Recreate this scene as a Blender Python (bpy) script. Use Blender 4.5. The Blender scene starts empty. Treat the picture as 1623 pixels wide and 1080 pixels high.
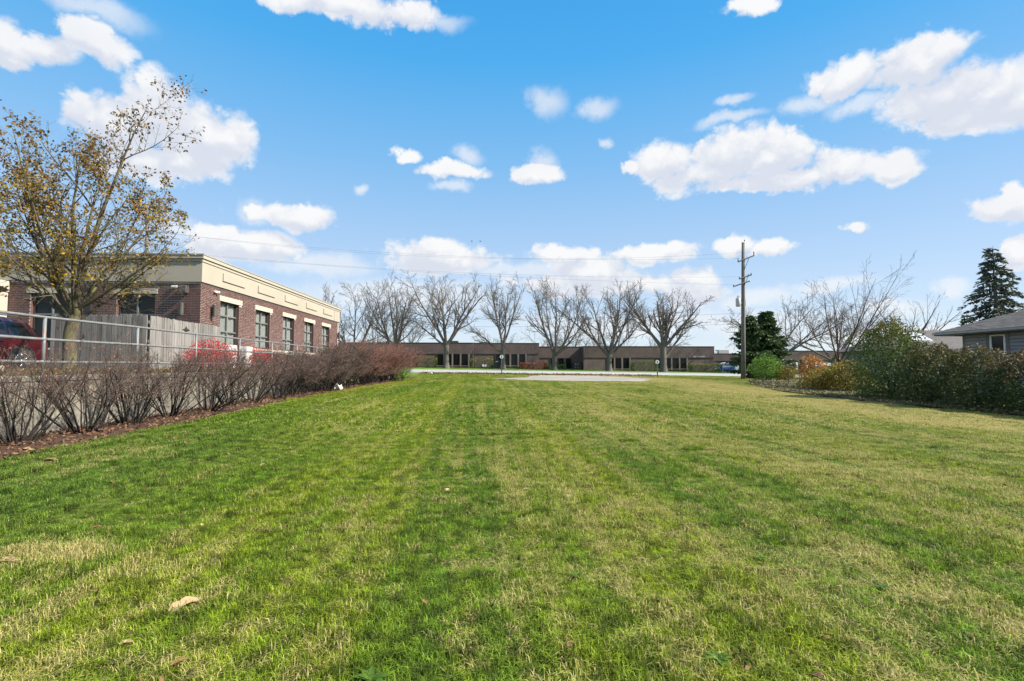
import bpy, bmesh, math, random
from mathutils import Vector, Matrix, noise as mnoise

scene = bpy.context.scene
C = scene.collection
R = math.radians

# ------------------------------------------------------------------ camera, sky, sun, exposure
cam_d = bpy.data.cameras.new('camera')
cam = bpy.data.objects.new('camera', cam_d); C.objects.link(cam)
cam.location = (0, 0, 1.5)
cam.rotation_euler = (R(90 + 2.97), 0, R(-2.58))
cam_d.sensor_width = 36.0
cam_d.lens = 36.0 * 800 / 1623
cam_d.clip_start = 0.05
cam_d.clip_end = 5000
scene.camera = cam
scene.view_settings.view_transform = 'Standard'
scene.view_settings.look = 'None'
scene.view_settings.gamma = 1
scene.view_settings.exposure = 1.12
scene.view_settings.use_curve_mapping = False
scene.cycles.max_bounces = 6
scene.cycles.transparent_max_bounces = 12

SUN_AZ, SUN_EL = 103.0, 40.0      # from +Y towards +X
sun_d = bpy.data.lights.new('sun', 'SUN')
sun_d.energy = 5.0
sun_d.angle = R(1.2)
sun_d.color = (1.0, 0.93, 0.82)
sun = bpy.data.objects.new('sun', sun_d); C.objects.link(sun)
_to = Vector((math.sin(R(SUN_AZ)) * math.cos(R(SUN_EL)), math.cos(R(SUN_AZ)) * math.cos(R(SUN_EL)), math.sin(R(SUN_EL))))
sun.rotation_euler = (-_to).to_track_quat('-Z', 'Y').to_euler()
sun.location = (60, 0, 60)

# cumulus puffs: azimuth, elevation, half width, half height in degrees (solid white, then thin veils)
SOLID = [(-32.9, 22.4, 3.7, 3.4), (-35.9, 21.1, 3.1, 2.8), (-29.0, 21.7, 3.6, 2.8), (-38.1, 20.8, 2.0, 1.8), (-30.5, 19.5, 3.8, 1.8), (-34.2, 18.4, 3.3, 1.8), (-26.6, 21.8, 1.9, 2.5), (-43.4, 24.8, 1.9, 1.6), (-40.8, 25.3, 2.3, 1.2), (-37.7, 26.9, 2.4, 1.4), (-43.0, 23.8, 1.1, 0.8), (-16.2, 35.3, 8.0, 1.5), (-9.9, 35.3, 3.9, 1.3), (-22.2, 34.6, 3.7, 1.0), (36.8, 25.9, 3.1, 1.8), (41.6, 25.5, 3.6, 2.0), (43.8, 26.0, 2.0, 1.3), (44.1, 22.5, 4.8, 2.3), (47.2, 21.5, 2.2, 2.4), (44.8, 20.6, 2.8, 1.4), (48.6, 20.5, 1.8, 2.0), (20.0, 21.6, 3.2, 1.8), (26.6, 21.3, 4.4, 2.4), (30.7, 20.4, 3.3, 2.0), (35.5, 18.6, 3.2, 1.6), (40.4, 17.4, 1.9, 1.3), (16.4, 21.1, 1.2, 0.6), (31.7, 18.3, 10.3, 0.8), (24.0, 19.9, 5.7, 1.3), (-9.4, 22.6, 1.9, 0.7), (-4.4, 21.3, 4.0, 0.8), (5.0, 21.2, 3.1, 0.9), (-20.5, 15.6, 3.4, 1.3), (-25.0, 15.6, 1.3, 0.8), (-25.5, 11.9, 4.8, 1.7), (-28.0, 12.5, 2.3, 1.1), (-22.9, 12.6, 2.1, 1.3), (-5.4, 11.9, 6.5, 1.7), (-6.1, 12.9, 3.4, 1.4), (8.2, 12.5, 4.2, 1.1), (18.7, 12.2, 4.4, 1.1), (11.8, 10.7, 4.8, 1.4), (10.7, 9.2, 9.2, 1.4), (22.5, 8.0, 3.8, 2.0), (22.6, 9.4, 2.5, 1.2), (16.6, 8.8, 5.4, 1.1), (29.9, 11.9, 2.2, 0.9), (27.0, 12.4, 1.9, 1.0), (36.6, 13.1, 1.2, 0.5), (46.9, 12.8, 2.1, 1.2), (47.6, 13.6, 1.0, 0.9), (48.0, 9.0, 1.1, 1.5), (50.0, 20.5, 2.0, 2.0), (28.7, 33.9, 3.0, 0.8), (50.4, 12.1, 2.0, 1.4)]
WISP = [(6.5, 28.3, 2.2, 1.8), (12.3, 27.2, 2.7, 1.1), (26.5, 26.0, 1.8, 0.5), (26.0, 24.5, 3.6, 0.6), (34.1, 24.5, 3.5, 1.0), (38.2, 23.1, 2.9, 1.0), (-2.6, 22.8, 2.0, 1.0), (-4.1, 19.8, 2.4, 0.6), (6.1, 22.1, 1.6, 1.4), (-25.0, 15.5, 2.1, 1.3), (-31.9, 12.9, 2.2, 1.3), (39.7, 5.2, 2.7, 1.0), (44.1, 6.8, 1.4, 0.9), (-38.0, 29.1, 3.9, 1.1), (34.7, 7.7, 4.1, 0.8), (19.2, 4.6, 19.6, 1.5), (-9.6, 7.8, 13.7, 2.1), (39.0, 3.0, 9.3, 0.9), (-18.9, 10.7, 6.9, 1.3), (28.0, 6.9, 5.3, 1.0), (-6.4, 34.9, 4.3, 0.8), (13.3, 23.5, 1.0, 0.6), (-14.2, 19.1, 0.9, 0.6), (3.2, 10.8, 7.9, 1.0)]


class NT:
    """small helper for node trees"""
    def __init__(self, nt):
        self.nt = nt; nt.nodes.clear()
    def n(self, kind, **kw):
        nd = self.nt.nodes.new(kind)
        ins = kw.pop('i', {})
        for k, v in kw.items(): setattr(nd, k, v)
        for k, v in ins.items():
            s = nd.inputs[k]
            if isinstance(v, bpy.types.NodeSocket): self.nt.links.new(v, s)
            else: s.default_value = v
        return nd
    def math(self, op, a, b=None, c=None, clamp=False):
        ins = {0: a}
        if b is not None: ins[1] = b
        if c is not None: ins[2] = c
        return self.n('ShaderNodeMath', operation=op, use_clamp=clamp, i=ins).outputs[0]
    def vmath(self, op, a, b=None):
        ins = {0: a}
        if b is not None: ins[1] = b
        nd = self.n('ShaderNodeVectorMath', operation=op, i=ins)
        return nd.outputs['Value'] if op in ('LENGTH', 'DOT_PRODUCT', 'DISTANCE') else nd.outputs[0]
    def rng(self, v, a, b, c=0.0, d=1.0, smooth=False):
        return self.n('ShaderNodeMapRange', interpolation_type='SMOOTHSTEP' if smooth else 'LINEAR',
                      i={0: v, 1: a, 2: b, 3: c, 4: d}).outputs[0]
    def noise(self, vec, scale, detail=4.0, rough=0.5, out='Fac'):
        return self.n('ShaderNodeTexNoise', i={'Vector': vec, 'Scale': scale, 'Detail': detail, 'Roughness': rough}).outputs[out]
    def mix(self, f, a, b, mode='MIX'):
        nd = self.n('ShaderNodeMix', data_type='RGBA', blend_type=mode)
        for k, v in ((0, f), (6, a), (7, b)):
            s = nd.inputs[k]
            if isinstance(v, bpy.types.NodeSocket): self.nt.links.new(v, s)
            else: s.default_value = (v if k == 0 else (*v, 1) if len(v) == 3 else v)
        return nd.outputs[2]
    def link(self, a, b): self.nt.links.new(a, b)


world = bpy.data.worlds.new('World'); scene.world = world
world.use_nodes = True
def set_ramp(ramp, stops):
    el = ramp.elements
    el[0].position, el[0].color = stops[0][0], (*stops[0][1], 1)
    el[1].position, el[1].color = stops[-1][0], (*stops[-1][1], 1)
    for p, c in stops[1:-1]:
        e = el.new(p); e.color = (*c, 1)
def build_world():
    t = NT(world.node_tree)
    out = t.n('ShaderNodeOutputWorld')
    bg = t.n('ShaderNodeBackground', i={'Strength': 0.1})
    t.link(bg.outputs[0], out.inputs[0])
    sky = t.n('ShaderNodeTexSky', sky_type='NISHITA', sun_disc=False, sun_elevation=R(SUN_EL), sun_rotation=R(SUN_AZ),
              altitude=200.0, air_density=1.0, dust_density=0.3, ozone_density=1.6)
    co = t.n('ShaderNodeTexCoord').outputs['Generated']
    sep = t.n('ShaderNodeSeparateXYZ', i={0: co})
    x, y, z = sep.outputs
    az = t.math('MULTIPLY', t.math('ARCTAN2', x, y), 57.2958)
    el = t.math('MULTIPLY', t.math('ARCSINE', z), 57.2958)
    # sky colour: mostly a hand-set gradient by elevation, over a share of the physical sky
    hs = t.n('ShaderNodeHueSaturation', i={'Saturation': 1.25, 'Value': 0.95, 'Color': sky.outputs[0]}).outputs[0]
    hs = t.mix(0.88, hs, t.n('ShaderNodeValToRGB', i={0: t.rng(el, 0.0, 60.0)}).outputs[0])
    ramp = [n for n in t.nt.nodes if n.bl_idname == 'ShaderNodeValToRGB'][0].color_ramp
    set_ramp(ramp, ((0.0, (3.5, 3.9, 4.3)), (0.1, (2.8, 3.45, 4.3)), (0.22, (2.05, 3.0, 4.25)), (0.37, (1.1, 2.5, 4.2)), (0.53, (0.38, 2.05, 4.15)), (0.75, (0.17, 1.55, 3.8)), (1.0, (0.12, 1.15, 3.3))))
    # warped direction in degrees
    wn = t.noise(co, 11.0, 8.0, 0.62, 'Color')
    w = t.vmath('MULTIPLY', t.vmath('SUBTRACT', wn, (0.5, 0.5, 0.5)), (5.0, 3.4, 0))
    base = t.n('ShaderNodeCombineXYZ', i={0: az, 1: el, 2: 0.0}).outputs[0]
    p = t.vmath('ADD', base, w)
    def field(lst, p):
        acc = None
        for a0, e0, ra, re in lst:
            d = t.vmath('LENGTH', t.vmath('MULTIPLY', t.vmath('SUBTRACT', p, (a0, e0, 0)), (1 / (ra * 1.22), 1 / (re * 1.22), 0)))
            acc = d if acc is None else t.n('ShaderNodeMath', operation='SMOOTH_MIN', i={0: acc, 1: d, 2: 0.18}).outputs[0]
        return t.math('SUBTRACT', 1.0, acc)
    fs, fw = field(SOLID, p), field(WISP, p)
    fup = field(SOLID, t.vmath('ADD', p, (0.25, 1.5, 0)))
    n2 = t.noise(co, 22.0, 9.0, 0.66)
    n3 = t.noise(co, 5.0, 5.0, 0.55)
    def billow(scale):
        wv = t.vmath('ADD', co, t.vmath('MULTIPLY', t.vmath('SUBTRACT', wn, (0.5, 0.5, 0.5)), (0.10, 0.10, 0.10)))
        return t.math('SUBTRACT', 0.5, t.n('ShaderNodeTexVoronoi', feature='SMOOTH_F1', i={'Vector': wv, 'Scale': scale, 'Smoothness': 0.35, 'Detail': 1.0, 'Roughness': 0.5}).outputs['Distance'])
    bl = t.math('ADD', t.math('MULTIPLY', billow(19.0), 0.65), t.math('MULTIPLY', billow(46.0), 0.4))
    n2c = t.math('SUBTRACT', n2, 0.5)
    dens = t.math('ADD', t.math('ADD', fs, t.math('MULTIPLY', n2c, 0.7)), t.math('MULTIPLY', t.math('ADD', bl, 0.16), 0.6))
    a_s = t.rng(dens, -0.08, 0.36, smooth=True)
    a_s = t.math('MULTIPLY', a_s, 0.98)
    a_w = t.math('MULTIPLY', t.rng(t.math('ADD', fw, t.math('MULTIPLY', n2c, 0.9)), -0.05, 0.8, smooth=True), 0.62)
    # unseen cumulus outside the cone listed above, cover raised to add fill light
    cl = t.n('ShaderNodeCombineXYZ', i={0: t.math('DIVIDE', x, t.math('ADD', z, 0.18)), 1: t.math('DIVIDE', y, t.math('ADD', z, 0.18)), 2: 3.0}).outputs[0]
    gen = t.rng(t.noise(cl, 1.3, 7.0, 0.55), 0.49, 0.61, smooth=True)
    away = t.math('MAXIMUM', t.rng(t.math('ABSOLUTE', az), 50.0, 60.0, smooth=True), t.rng(el, 37.0, 44.0, smooth=True))
    gen = t.math('MULTIPLY', t.math('MULTIPLY', gen, away), t.rng(el, 1.0, 8.0))
    alpha = t.math('MAXIMUM', t.math('MAXIMUM', a_s, a_w), gen)
    n4 = t.noise(co, 15.0, 6.0, 0.6)
    under = t.math('MULTIPLY', t.rng(t.math('ADD', t.math('SUBTRACT', fup, fs), t.math('SUBTRACT', t.math('MULTIPLY', t.math('SUBTRACT', n4, 0.5), 0.9), t.math('MULTIPLY', bl, 0.9))), -0.6, 0.40, smooth=True), t.rng(fs, 0.02, 0.4))
    under = t.math('MAXIMUM', under, t.math('MULTIPLY', t.rng(n3, 0.5, 0.7), 0.4))
    white = t.mix(under, (4.45, 4.47, 4.5), (3.3, 3.5, 3.95))
    col = t.mix(alpha, hs, white)
    t.link(col, bg.inputs['Color'])
build_world()

# ------------------------------------------------------------------ helpers
def S(a, b, x):
    t = min(1.0, max(0.0, (x - a) / (b - a))); return t * t * (3 - 2 * t)

_PROF = [(-40, 0.0), (4, 0.0), (12, 0.08), (20, 0.22), (30, 0.36), (40, 0.5), (52, 0.64), (58, 0.73), (61.5, 0.82), (62, 0.86), (84, 0.99), (86, 1.1), (98, 1.38), (140, 1.5), (3000, 1.5)]
def prof(y):
    for (a, u), (b, v) in zip(_PROF, _PROF[1:]):
        if y <= b: return u + (v - u) * (y - a) / (b - a)
    return 1.5
def gz(x, y):
    """height of the natural ground"""
    z = prof(y)
    z += 0.22 * S(2.0, 7.0, -x) * (1 - S(12, 40, y))
    z -= 0.13 * S(8, 16, x) * (1 - S(20, 34, y)) * S(4, 14, y)
    s = 0.013 + 0.006 * S(80, 98, y)
    z -= s * (max(-60.0, min(70.0, x)) + 9) * S(36, 58, y)
    return z
LOT = 1.3                          # level of the raised car park

class MB:
    """collects geometry for ONE mesh"""
    def __init__(self): self.v, self.f, self.m = [], [], []
    def quad(self, a, b, c, d, mi=0):
        i = len(self.v); self.v += [a, b, c, d]; self.f.append((i, i + 1, i + 2, i + 3)); self.m.append(mi)
    def tri(self, a, b, c, mi=0):
        i = len(self.v); self.v += [a, b, c]; self.f.append((i, i + 1, i + 2)); self.m.append(mi)
    def poly(self, pts, mi=0):
        i = len(self.v); self.v += list(pts); self.f.append(tuple(range(i, i + len(pts)))); self.m.append(mi)
    def box(self, x0, x1, y0, y1, z0, z1, mi=0):
        i = len(self.v)
        self.v += [(x0, y0, z0), (x1, y0, z0), (x1, y1, z0), (x0, y1, z0), (x0, y0, z1), (x1, y0, z1), (x1, y1, z1), (x0, y1, z1)]
        for q in ((0, 3, 2, 1), (4, 5, 6, 7), (0, 1, 5, 4), (1, 2, 6, 5), (2, 3, 7, 6), (3, 0, 4, 7)):
            self.f.append(tuple(i + k for k in q)); self.m.append(mi)
        return self
    def rbox(self, x0, x1, y0, y1, z0, z1, b, mi=0):
        """box with chamfered vertical and top edges"""
        pts = [(x0 + b, y0), (x1 - b, y0), (x1, y0 + b), (x1, y1 - b), (x1 - b, y1), (x0 + b, y1), (x0, y1 - b), (x0, y0 + b)]
        cx, cy = (x0 + x1) / 2, (y0 + y1) / 2
        top = [(cx + (p[0] - cx) * (1 - b / max(1e-6, (x1 - x0) / 2)), cy + (p[1] - cy) * (1 - b / max(1e-6, (y1 - y0) / 2))) for p in pts]
        i = len(self.v)
        self.v += [(*p, z0) for p in pts] + [(*p, z1 - b) for p in pts] + [(*p, z1) for p in top]
        for k in range(8):
            n = (k + 1) % 8
            self.f += [(i + k, i + n, i + 8 + n, i + 8 + k), (i + 8 + k, i + 8 + n, i + 16 + n, i + 16 + k)]; self.m += [mi, mi]
        self.f += [tuple(i + 16 + k for k in range(8)), tuple(i + 7 - k for k in range(8))]; self.m += [mi, mi]
        return self
    def tube(self, pts, rad, n=6, cap=False, mi=0):
        k0 = len(self.v); m = len(pts)
        prev = None
        for j in range(m):
            a = pts[max(0, j - 1)]; b = pts[min(m - 1, j + 1)]
            dx, dy, dz = b[0] - a[0], b[1] - a[1], b[2] - a[2]
            l = math.sqrt(dx * dx + dy * dy + dz * dz) or 1e-6
            dx /= l; dy /= l; dz /= l
            if prev is None:
                if abs(dz) < 0.9: ux, uy, uz = -dy, dx, 0.0
                else: ux, uy, uz = 0.0, -dz, dy
            else:
                ux, uy, uz = prev
                d = ux * dx + uy * dy + uz * dz
                ux -= d * dx; uy -= d * dy; uz -= d * dz
            l = math.sqrt(ux * ux + uy * uy + uz * uz) or 1e-6
            ux /= l; uy /= l; uz /= l; prev = (ux, uy, uz)
            vx, vy, vz = dy * uz - dz * uy, dz * ux - dx * uz, dx * uy - dy * ux
            r = rad[j] if isinstance(rad, (list, tuple)) else rad
            p = pts[j]
            for s in range(n):
                t = 2 * math.pi * s / n; c = math.cos(t) * r; q = math.sin(t) * r
                self.v.append((p[0] + ux * c + vx * q, p[1] + uy * c + vy * q, p[2] + uz * c + vz * q))
        for j in range(m - 1):
            for s in range(n):
                a = k0 + j * n + s; b = k0 + j * n + (s + 1) % n
                self.f.append((a, b, b + n, a + n)); self.m.append(mi)
        if cap:
            self.f.append(tuple(k0 + s for s in reversed(range(n)))); self.m.append(mi)
            self.f.append(tuple(k0 + (m - 1) * n + s for s in range(n))); self.m.append(mi)
        return self
    def disc_prism(self, c, axis, r, h, n=20, mi=0):
        a = Vector(axis).normalized(); c = Vector(c)
        self.tube([tuple(c - a * h / 2), tuple(c + a * h / 2)], r, n, True, mi); return self
    def grid(self, fn, nu, nv, mi=0):
        k = len(self.v)
        for i in range(nu + 1):
            for j in range(nv + 1): self.v.append(fn(i / nu, j / nv))
        for i in range(nu):
            for j in range(nv):
                a = k + i * (nv + 1) + j
                self.f.append((a, a + nv + 1, a + nv + 2, a + 1)); self.m.append(mi)
        return self
    def mesh(self, name, mats, smooth=False):
        me = bpy.data.meshes.new(name)
        me.from_pydata(self.v, [], self.f)
        for m in (mats if isinstance(mats, (list, tuple)) else [mats]): me.materials.append(m)
        if any(self.m): me.polygons.foreach_set('material_index', self.m)
        if smooth: me.polygons.foreach_set('use_smooth', [True] * len(me.polygons))
        me.update(); return me
    def build(self, name, mats, parent=None, smooth=False, loc=None, **props):
        o = bpy.data.objects.new(name, self.mesh(name, mats, smooth)); C.objects.link(o)
        if parent is not None: o.parent = parent
        if loc: o.location = loc
        for k, v in props.items(): o[k] = v
        return o

def link_mesh(name, me, parent=None, loc=None, rot=None, scale=None):
    o = bpy.data.objects.new(name, me); C.objects.link(o)
    if parent is not None: o.parent = parent
    if loc: o.location = loc
    if rot: o.rotation_euler = rot
    if scale: o.scale = scale
    return o
def thing(name, label, cat, loc=(0, 0, 0), rotz=0.0, group=None):
    o = bpy.data.objects.new(name, None); C.objects.link(o)
    o.empty_display_size = 0.2
    o.location = loc; o.rotation_euler = (0, 0, rotz); o['label'] = label; o['category'] = cat
    if group: o['group'] = group
    return o
def tag(o, label, cat, group=None):
    o['label'] = label; o['category'] = cat
    if group: o['group'] = group
    return o
def copy_thing(root, loc, rotz, label, scale=None):
    r = root.copy(); C.objects.link(r); r.location = loc; r.rotation_euler = (0, 0, rotz); r['label'] = label
    if scale: r.scale = scale
    for ch in list(root.children):
        c = ch.copy(); C.objects.link(c); c.parent = r
        for g in list(ch.children):
            d = g.copy(); C.objects.link(d); d.parent = c
    return r

# ------------------------------------------------------------------ materials
def material(name, fn):
    m = bpy.data.materials.new(name); m.use_nodes = True
    t = NT(m.node_tree)
    out = t.n('ShaderNodeOutputMaterial')
    b = t.n('ShaderNodeBsdfPrincipled')
    t.link(b.outputs[0], out.inputs[0])
    fn(t, b, out)
    return m
def pos(t): return t.n('ShaderNodeNewGeometry').outputs['Position']
def island(t): return t.n('ShaderNodeNewGeometry').outputs['Random Per Island']
def oco(t): return t.n('ShaderNodeTexCoord').outputs['Object']
def bump(t, b, h, strength=0.3, dist=0.02):
    nd = t.n('ShaderNodeBump', i={'Strength': strength, 'Distance': dist, 'Height': h}); t.link(nd.outputs[0], b.inputs['Normal'])

def rough_mat(name, c1, c2, scale=3.0, rough=0.8, bs=0.2, bd=0.01, fine=40.0, fineamt=0.35, world_co=True, spec=0.3, metal=0.0, objrand=0.0):
    """two-tone noise material with fine grain"""
    def fn(t, b, out):
        p = pos(t) if world_co else oco(t)
        n1 = t.noise(p, scale, 5.0, 0.6); n2 = t.noise(p, fine, 3.0, 0.6)
        f = t.math('ADD', t.math('MULTIPLY', t.rng(n1, 0.3, 0.7), 1 - fineamt), t.math('MULTIPLY', t.rng(n2, 0.3, 0.7), fineamt))
        col = t.mix(f, c1, c2)
        if objrand:
            rr = t.math('FRACT', t.math('ADD', t.n('ShaderNodeObjectInfo').outputs['Random'], island(t)))
            k = t.rng(rr, 0, 1, 1 - objrand, 1 + objrand)
            col = t.mix(1.0, col, t.n('ShaderNodeCombineColor', i={0: k, 1: k, 2: k}).outputs[0], 'MULTIPLY')
        t.link(col, b.inputs['Base Color'])
        b.inputs['Roughness'].default_value = rough; b.inputs['Specular IOR Level'].default_value = spec
        b.inputs['Metallic'].default_value = metal
        if bs: bump(t, b, n2, bs, bd)
    return material(name, fn)

def plain(name, c, rough=0.5, metal=0.0, spec=0.5, coat=0.0):
    def fn(t, b, out):
        n = t.noise(oco(t), 6.0, 4.0)
        k = t.rng(n, 0.3, 0.7, 0.86, 1.1)
        t.link(t.mix(1.0, c, t.n('ShaderNodeCombineColor', i={0: k, 1: k, 2: k}).outputs[0], 'MULTIPLY'), b.inputs['Base Color'])
        b.inputs['Roughness'].default_value = rough; b.inputs['Metallic'].default_value = metal
        b.inputs['Specular IOR Level'].default_value = spec; b.inputs['Coat Weight'].default_value = coat
        b.inputs['Coat Roughness'].default_value = 0.05
    return material(name, fn)

def leaf_mat(name, cols, trans=0.25, rough=0.6, wscale=0.8):
    """leaf colour varies per leaf and in clumps"""
    def fn(t, b, out):
        r = island(t); n = t.noise(pos(t), wscale, 3.0)
        f = t.math('ADD', t.math('MULTIPLY', r, 0.65), t.math('MULTIPLY', t.rng(n, 0.3, 0.7), 0.35))
        cr = t.n('ShaderNodeValToRGB', i={0: f})
        set_ramp(cr.color_ramp, [(k / (len(cols) - 1), c) for k, c in enumerate(cols)])
        col = cr.outputs[0]
        t.link(col, b.inputs['Base Color']); b.inputs['Roughness'].default_value = rough
        b.inputs['Specular IOR Level'].default_value = 0.25
        tr = t.n('ShaderNodeBsdfTranslucent', i={'Color': col})
        mx = t.n('ShaderNodeMixShader', i={0: trans, 1: b.outputs[0], 2: tr.outputs[0]})
        t.link(mx.outputs[0], out.inputs[0])
    return material(name, fn)

def grass_colour(t, blade):
    """colour of the lawn at a point: mown lanes, green and straw patches"""
    p = pos(t)
    sx = t.n('ShaderNodeSeparateXYZ', i={0: p}); X, Y = sx.outputs[0], sx.outputs[1]
    wob = t.noise(t.vmath('MULTIPLY', p, (0.10, 0.10, 0)), 1.0, 2.0)
    q = t.n('ShaderNodeCombineXYZ', i={0: t.math('ADD', X, t.math('MULTIPLY', wob, 1.6)), 1: t.math('MULTIPLY', Y, 0.030), 2: 0.0}).outputs[0]
    lane = t.noise(q, 0.75, 3.0, 0.55)
    streak = t.noise(q, 3.2, 3.0, 0.6)
    patch = t.noise(t.vmath('MULTIPLY', p, (1, 0.55, 0)), 0.40, 4.0, 0.6)
    fine = t.noise(t.vmath('MULTIPLY', p, (1, 1, 0)), 2.4, 4.0, 0.65)
    r = island(t) if blade else t.noise(p, 60.0, 2.0)
    mixl = t.math('ADD', t.math('MULTIPLY', lane, 0.62), t.math('ADD', t.math('MULTIPLY', streak, 0.22), t.math('MULTIPLY', patch, 0.16)))
    g1 = t.mix(t.rng(mixl, 0.41, 0.58), (0.125, 0.208, 0.014), (0.245, 0.292, 0.016))   # deep green to lime
    lane2 = t.rng(t.noise(t.vmath('MULTIPLY', q, (0.45, 1.0, 0)), 1.0, 2.0), 0.42, 0.60)
    g1 = t.mix(t.math('MULTIPLY', lane2, 0.3), g1, (0.135, 0.24, 0.012))
    # cool green area near the planting strip on the low X side
    cool = t.math('MULTIPLY', t.rng(X, -2.6, -4.2, smooth=True), t.rng(Y, 16.0, 8.0))
    g1 = t.mix(t.math('MULTIPLY', cool, 0.6), g1, (0.085, 0.175, 0.03))
    tuft = t.rng(t.noise(t.vmath('MULTIPLY', p, (1, 1, 0)), 6.5, 3.0, 0.6), 0.36, 0.64, 0.42, 1.36)
    g1 = t.mix(1.0, g1, t.n('ShaderNodeCombineColor', i={0: tuft, 1: tuft, 2: tuft}).outputs[0], 'MULTIPLY')
    # straw amount
    tan_band = t.math('MULTIPLY', t.math('MULTIPLY', t.rng(X, 8.5, 12.0, smooth=True), t.rng(X, 16.5, 14.5)), t.rng(Y, 8.0, 13.0, smooth=True))
    right = t.rng(X, -1.0, 5.0, smooth=True)
    spot = t.rng(t.vmath('LENGTH', t.vmath('MULTIPLY', t.vmath('SUBTRACT', p, (-3.35, 4.1, 0)), (1.0, 1.9, 0))), 0.7, 0.15, smooth=True)
    dry = t.math('ADD', t.rng(patch, 0.40, 0.66, -0.16, 0.30), t.rng(fine, 0.42, 0.66, -0.12, 0.42))
    dry = t.math('ADD', dry, t.rng(streak, 0.42, 0.66, -0.10, 0.26))
    dry = t.math('SUBTRACT', dry, t.math('MULTIPLY', t.rng(X, 1.0, -2.0, smooth=True), 0.10))
    dry = t.math('ADD', dry, t.math('MULTIPLY', right, 0.16))
    dry = t.math('ADD', dry, t.math('MULTIPLY', tan_band, 0.55))
    dry = t.math('ADD', dry, t.math('MULTIPLY', spot, 0.7))
    dry = t.math('SUBTRACT', dry, t.math('MULTIPLY', cool, 0.15))
    straw = t.mix(r, (0.54, 0.46, 0.19), (0.38, 0.34, 0.095))
    if blade:
        r2 = t.math('FRACT', t.math('MULTIPLY', r, 7.31))
        isdry = t.math('LESS_THAN', r2, t.math('ADD', dry, 0.05))
        k = t.rng(t.math('FRACT', t.math('MULTIPLY', r, 13.7)), 0, 1, 0.5, 1.5)
        g1 = t.mix(1.0, g1, t.n('ShaderNodeCombineColor', i={0: k, 1: k, 2: k}).outputs[0], 'MULTIPLY')
        return t.mix(isdry, g1, straw)
    return t.mix(t.math('MINIMUM', t.math('MAXIMUM', dry, 0.0), 0.85), g1, straw)

def m_grass(t, b, out):
    col = grass_colour(t, True)
    t.link(col, b.inputs['Base Color']); b.inputs['Roughness'].default_value = 0.55; b.inputs['Specular IOR Level'].default_value = 0.25
    tr = t.n('ShaderNodeBsdfTranslucent', i={'Color': col})
    t.link(t.n('ShaderNodeMixShader', i={0: 0.3, 1: b.outputs[0], 2: tr.outputs[0]}).outputs[0], out.inputs[0])
def m_lawn(t, b, out):
    p = pos(t)
    col = t.mix(0.6, grass_colour(t, False), (0.05, 0.045, 0.02))
    t.link(col, b.inputs['Base Color']); b.inputs['Roughness'].default_value = 0.95; b.inputs['Specular IOR Level'].default_value = 0.1
    bump(t, b, t.noise(p, 45.0, 4.0, 0.7), 0.8, 0.03)
def m_verge(t, b, out):
    p = pos(t)
    col = t.mix(t.rng(t.noise(p, 0.5, 4.0, 0.6), 0.35, 0.65), (0.075, 0.16, 0.02), (0.15, 0.22, 0.03))
    t.link(col, b.inputs['Base Color']); b.inputs['Roughness'].default_value = 0.95; b.inputs['Specular IOR Level'].default_value = 0.1
    bump(t, b, t.noise(p, 12.0, 4.0, 0.7), 0.8, 0.05)
def m_brick(t, b, out):
    rr = t.math('FRACT', t.math('ADD', t.math('MULTIPLY', t.n('ShaderNodeObjectInfo').outputs['Random'], 5.37), t.math('MULTIPLY', island(t), 9.7)))
    cr = t.n('ShaderNodeValToRGB', i={0: rr}); el = cr.color_ramp.elements
    cols = [(0.128, 0.062, 0.050), (0.165, 0.081, 0.066), (0.20, 0.104, 0.086), (0.095, 0.048, 0.042), (0.18, 0.092, 0.076)]
    cr.color_ramp.interpolation = 'CONSTANT'
    for k, c in enumerate(cols):
        e = el[0] if k == 0 else el[1] if k == 1 else el.new(0)
        e.position = k / len(cols); e.color = (*c, 1)
    n = t.noise(pos(t), 55.0, 4.0, 0.65)
    col = t.mix(t.rng(n, 0.35, 0.7, 0, 0.45), cr.outputs[0], (0.09, 0.04, 0.035))
    t.link(col, b.inputs['Base Color']); b.inputs['Roughness'].default_value = 0.85; b.inputs['Specular IOR Level'].default_value = 0.25
    bump(t, b, n, 0.4, 0.004)
def m_far_brick(c1, c2, mortar):
    def fn(t, b, out):
        p = pos(t)
        sx = t.n('ShaderNodeSeparateXYZ', i={0: p})
        u = t.n('ShaderNodeCombineXYZ', i={0: t.math('ADD', sx.outputs[0], sx.outputs[1]), 1: sx.outputs[2], 2: 0.0}).outputs[0]
        br = t.n('ShaderNodeTexBrick', i={'Vector': u, 'Color1': (*c1, 1), 'Color2': (*c2, 1), 'Mortar': (*mortar, 1), 'Scale': 1.0, 'Mortar Size': 0.008, 'Brick Width': 0.3, 'Row Height': 0.1})
        n = t.noise(p, 0.7, 5.0, 0.6)
        n2 = t.noise(t.vmath('MULTIPLY', p, (3, 3, 0.25)), 1.0, 4.0, 0.6)
        k = t.math('MULTIPLY', t.rng(n, 0.3, 0.7, 0.82, 1.14), t.rng(n2, 0.3, 0.7, 0.88, 1.1))
        col = t.mix(1.0, br.outputs[0], t.n('ShaderNodeCombineColor', i={0: k, 1: k, 2: k}).outputs[0], 'MULTIPLY')
        t.link(col, b.inputs['Base Color']); b.inputs['Roughness'].default_value = 0.9; b.inputs['Specular IOR Level'].default_value = 0.2
    return fn
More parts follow.
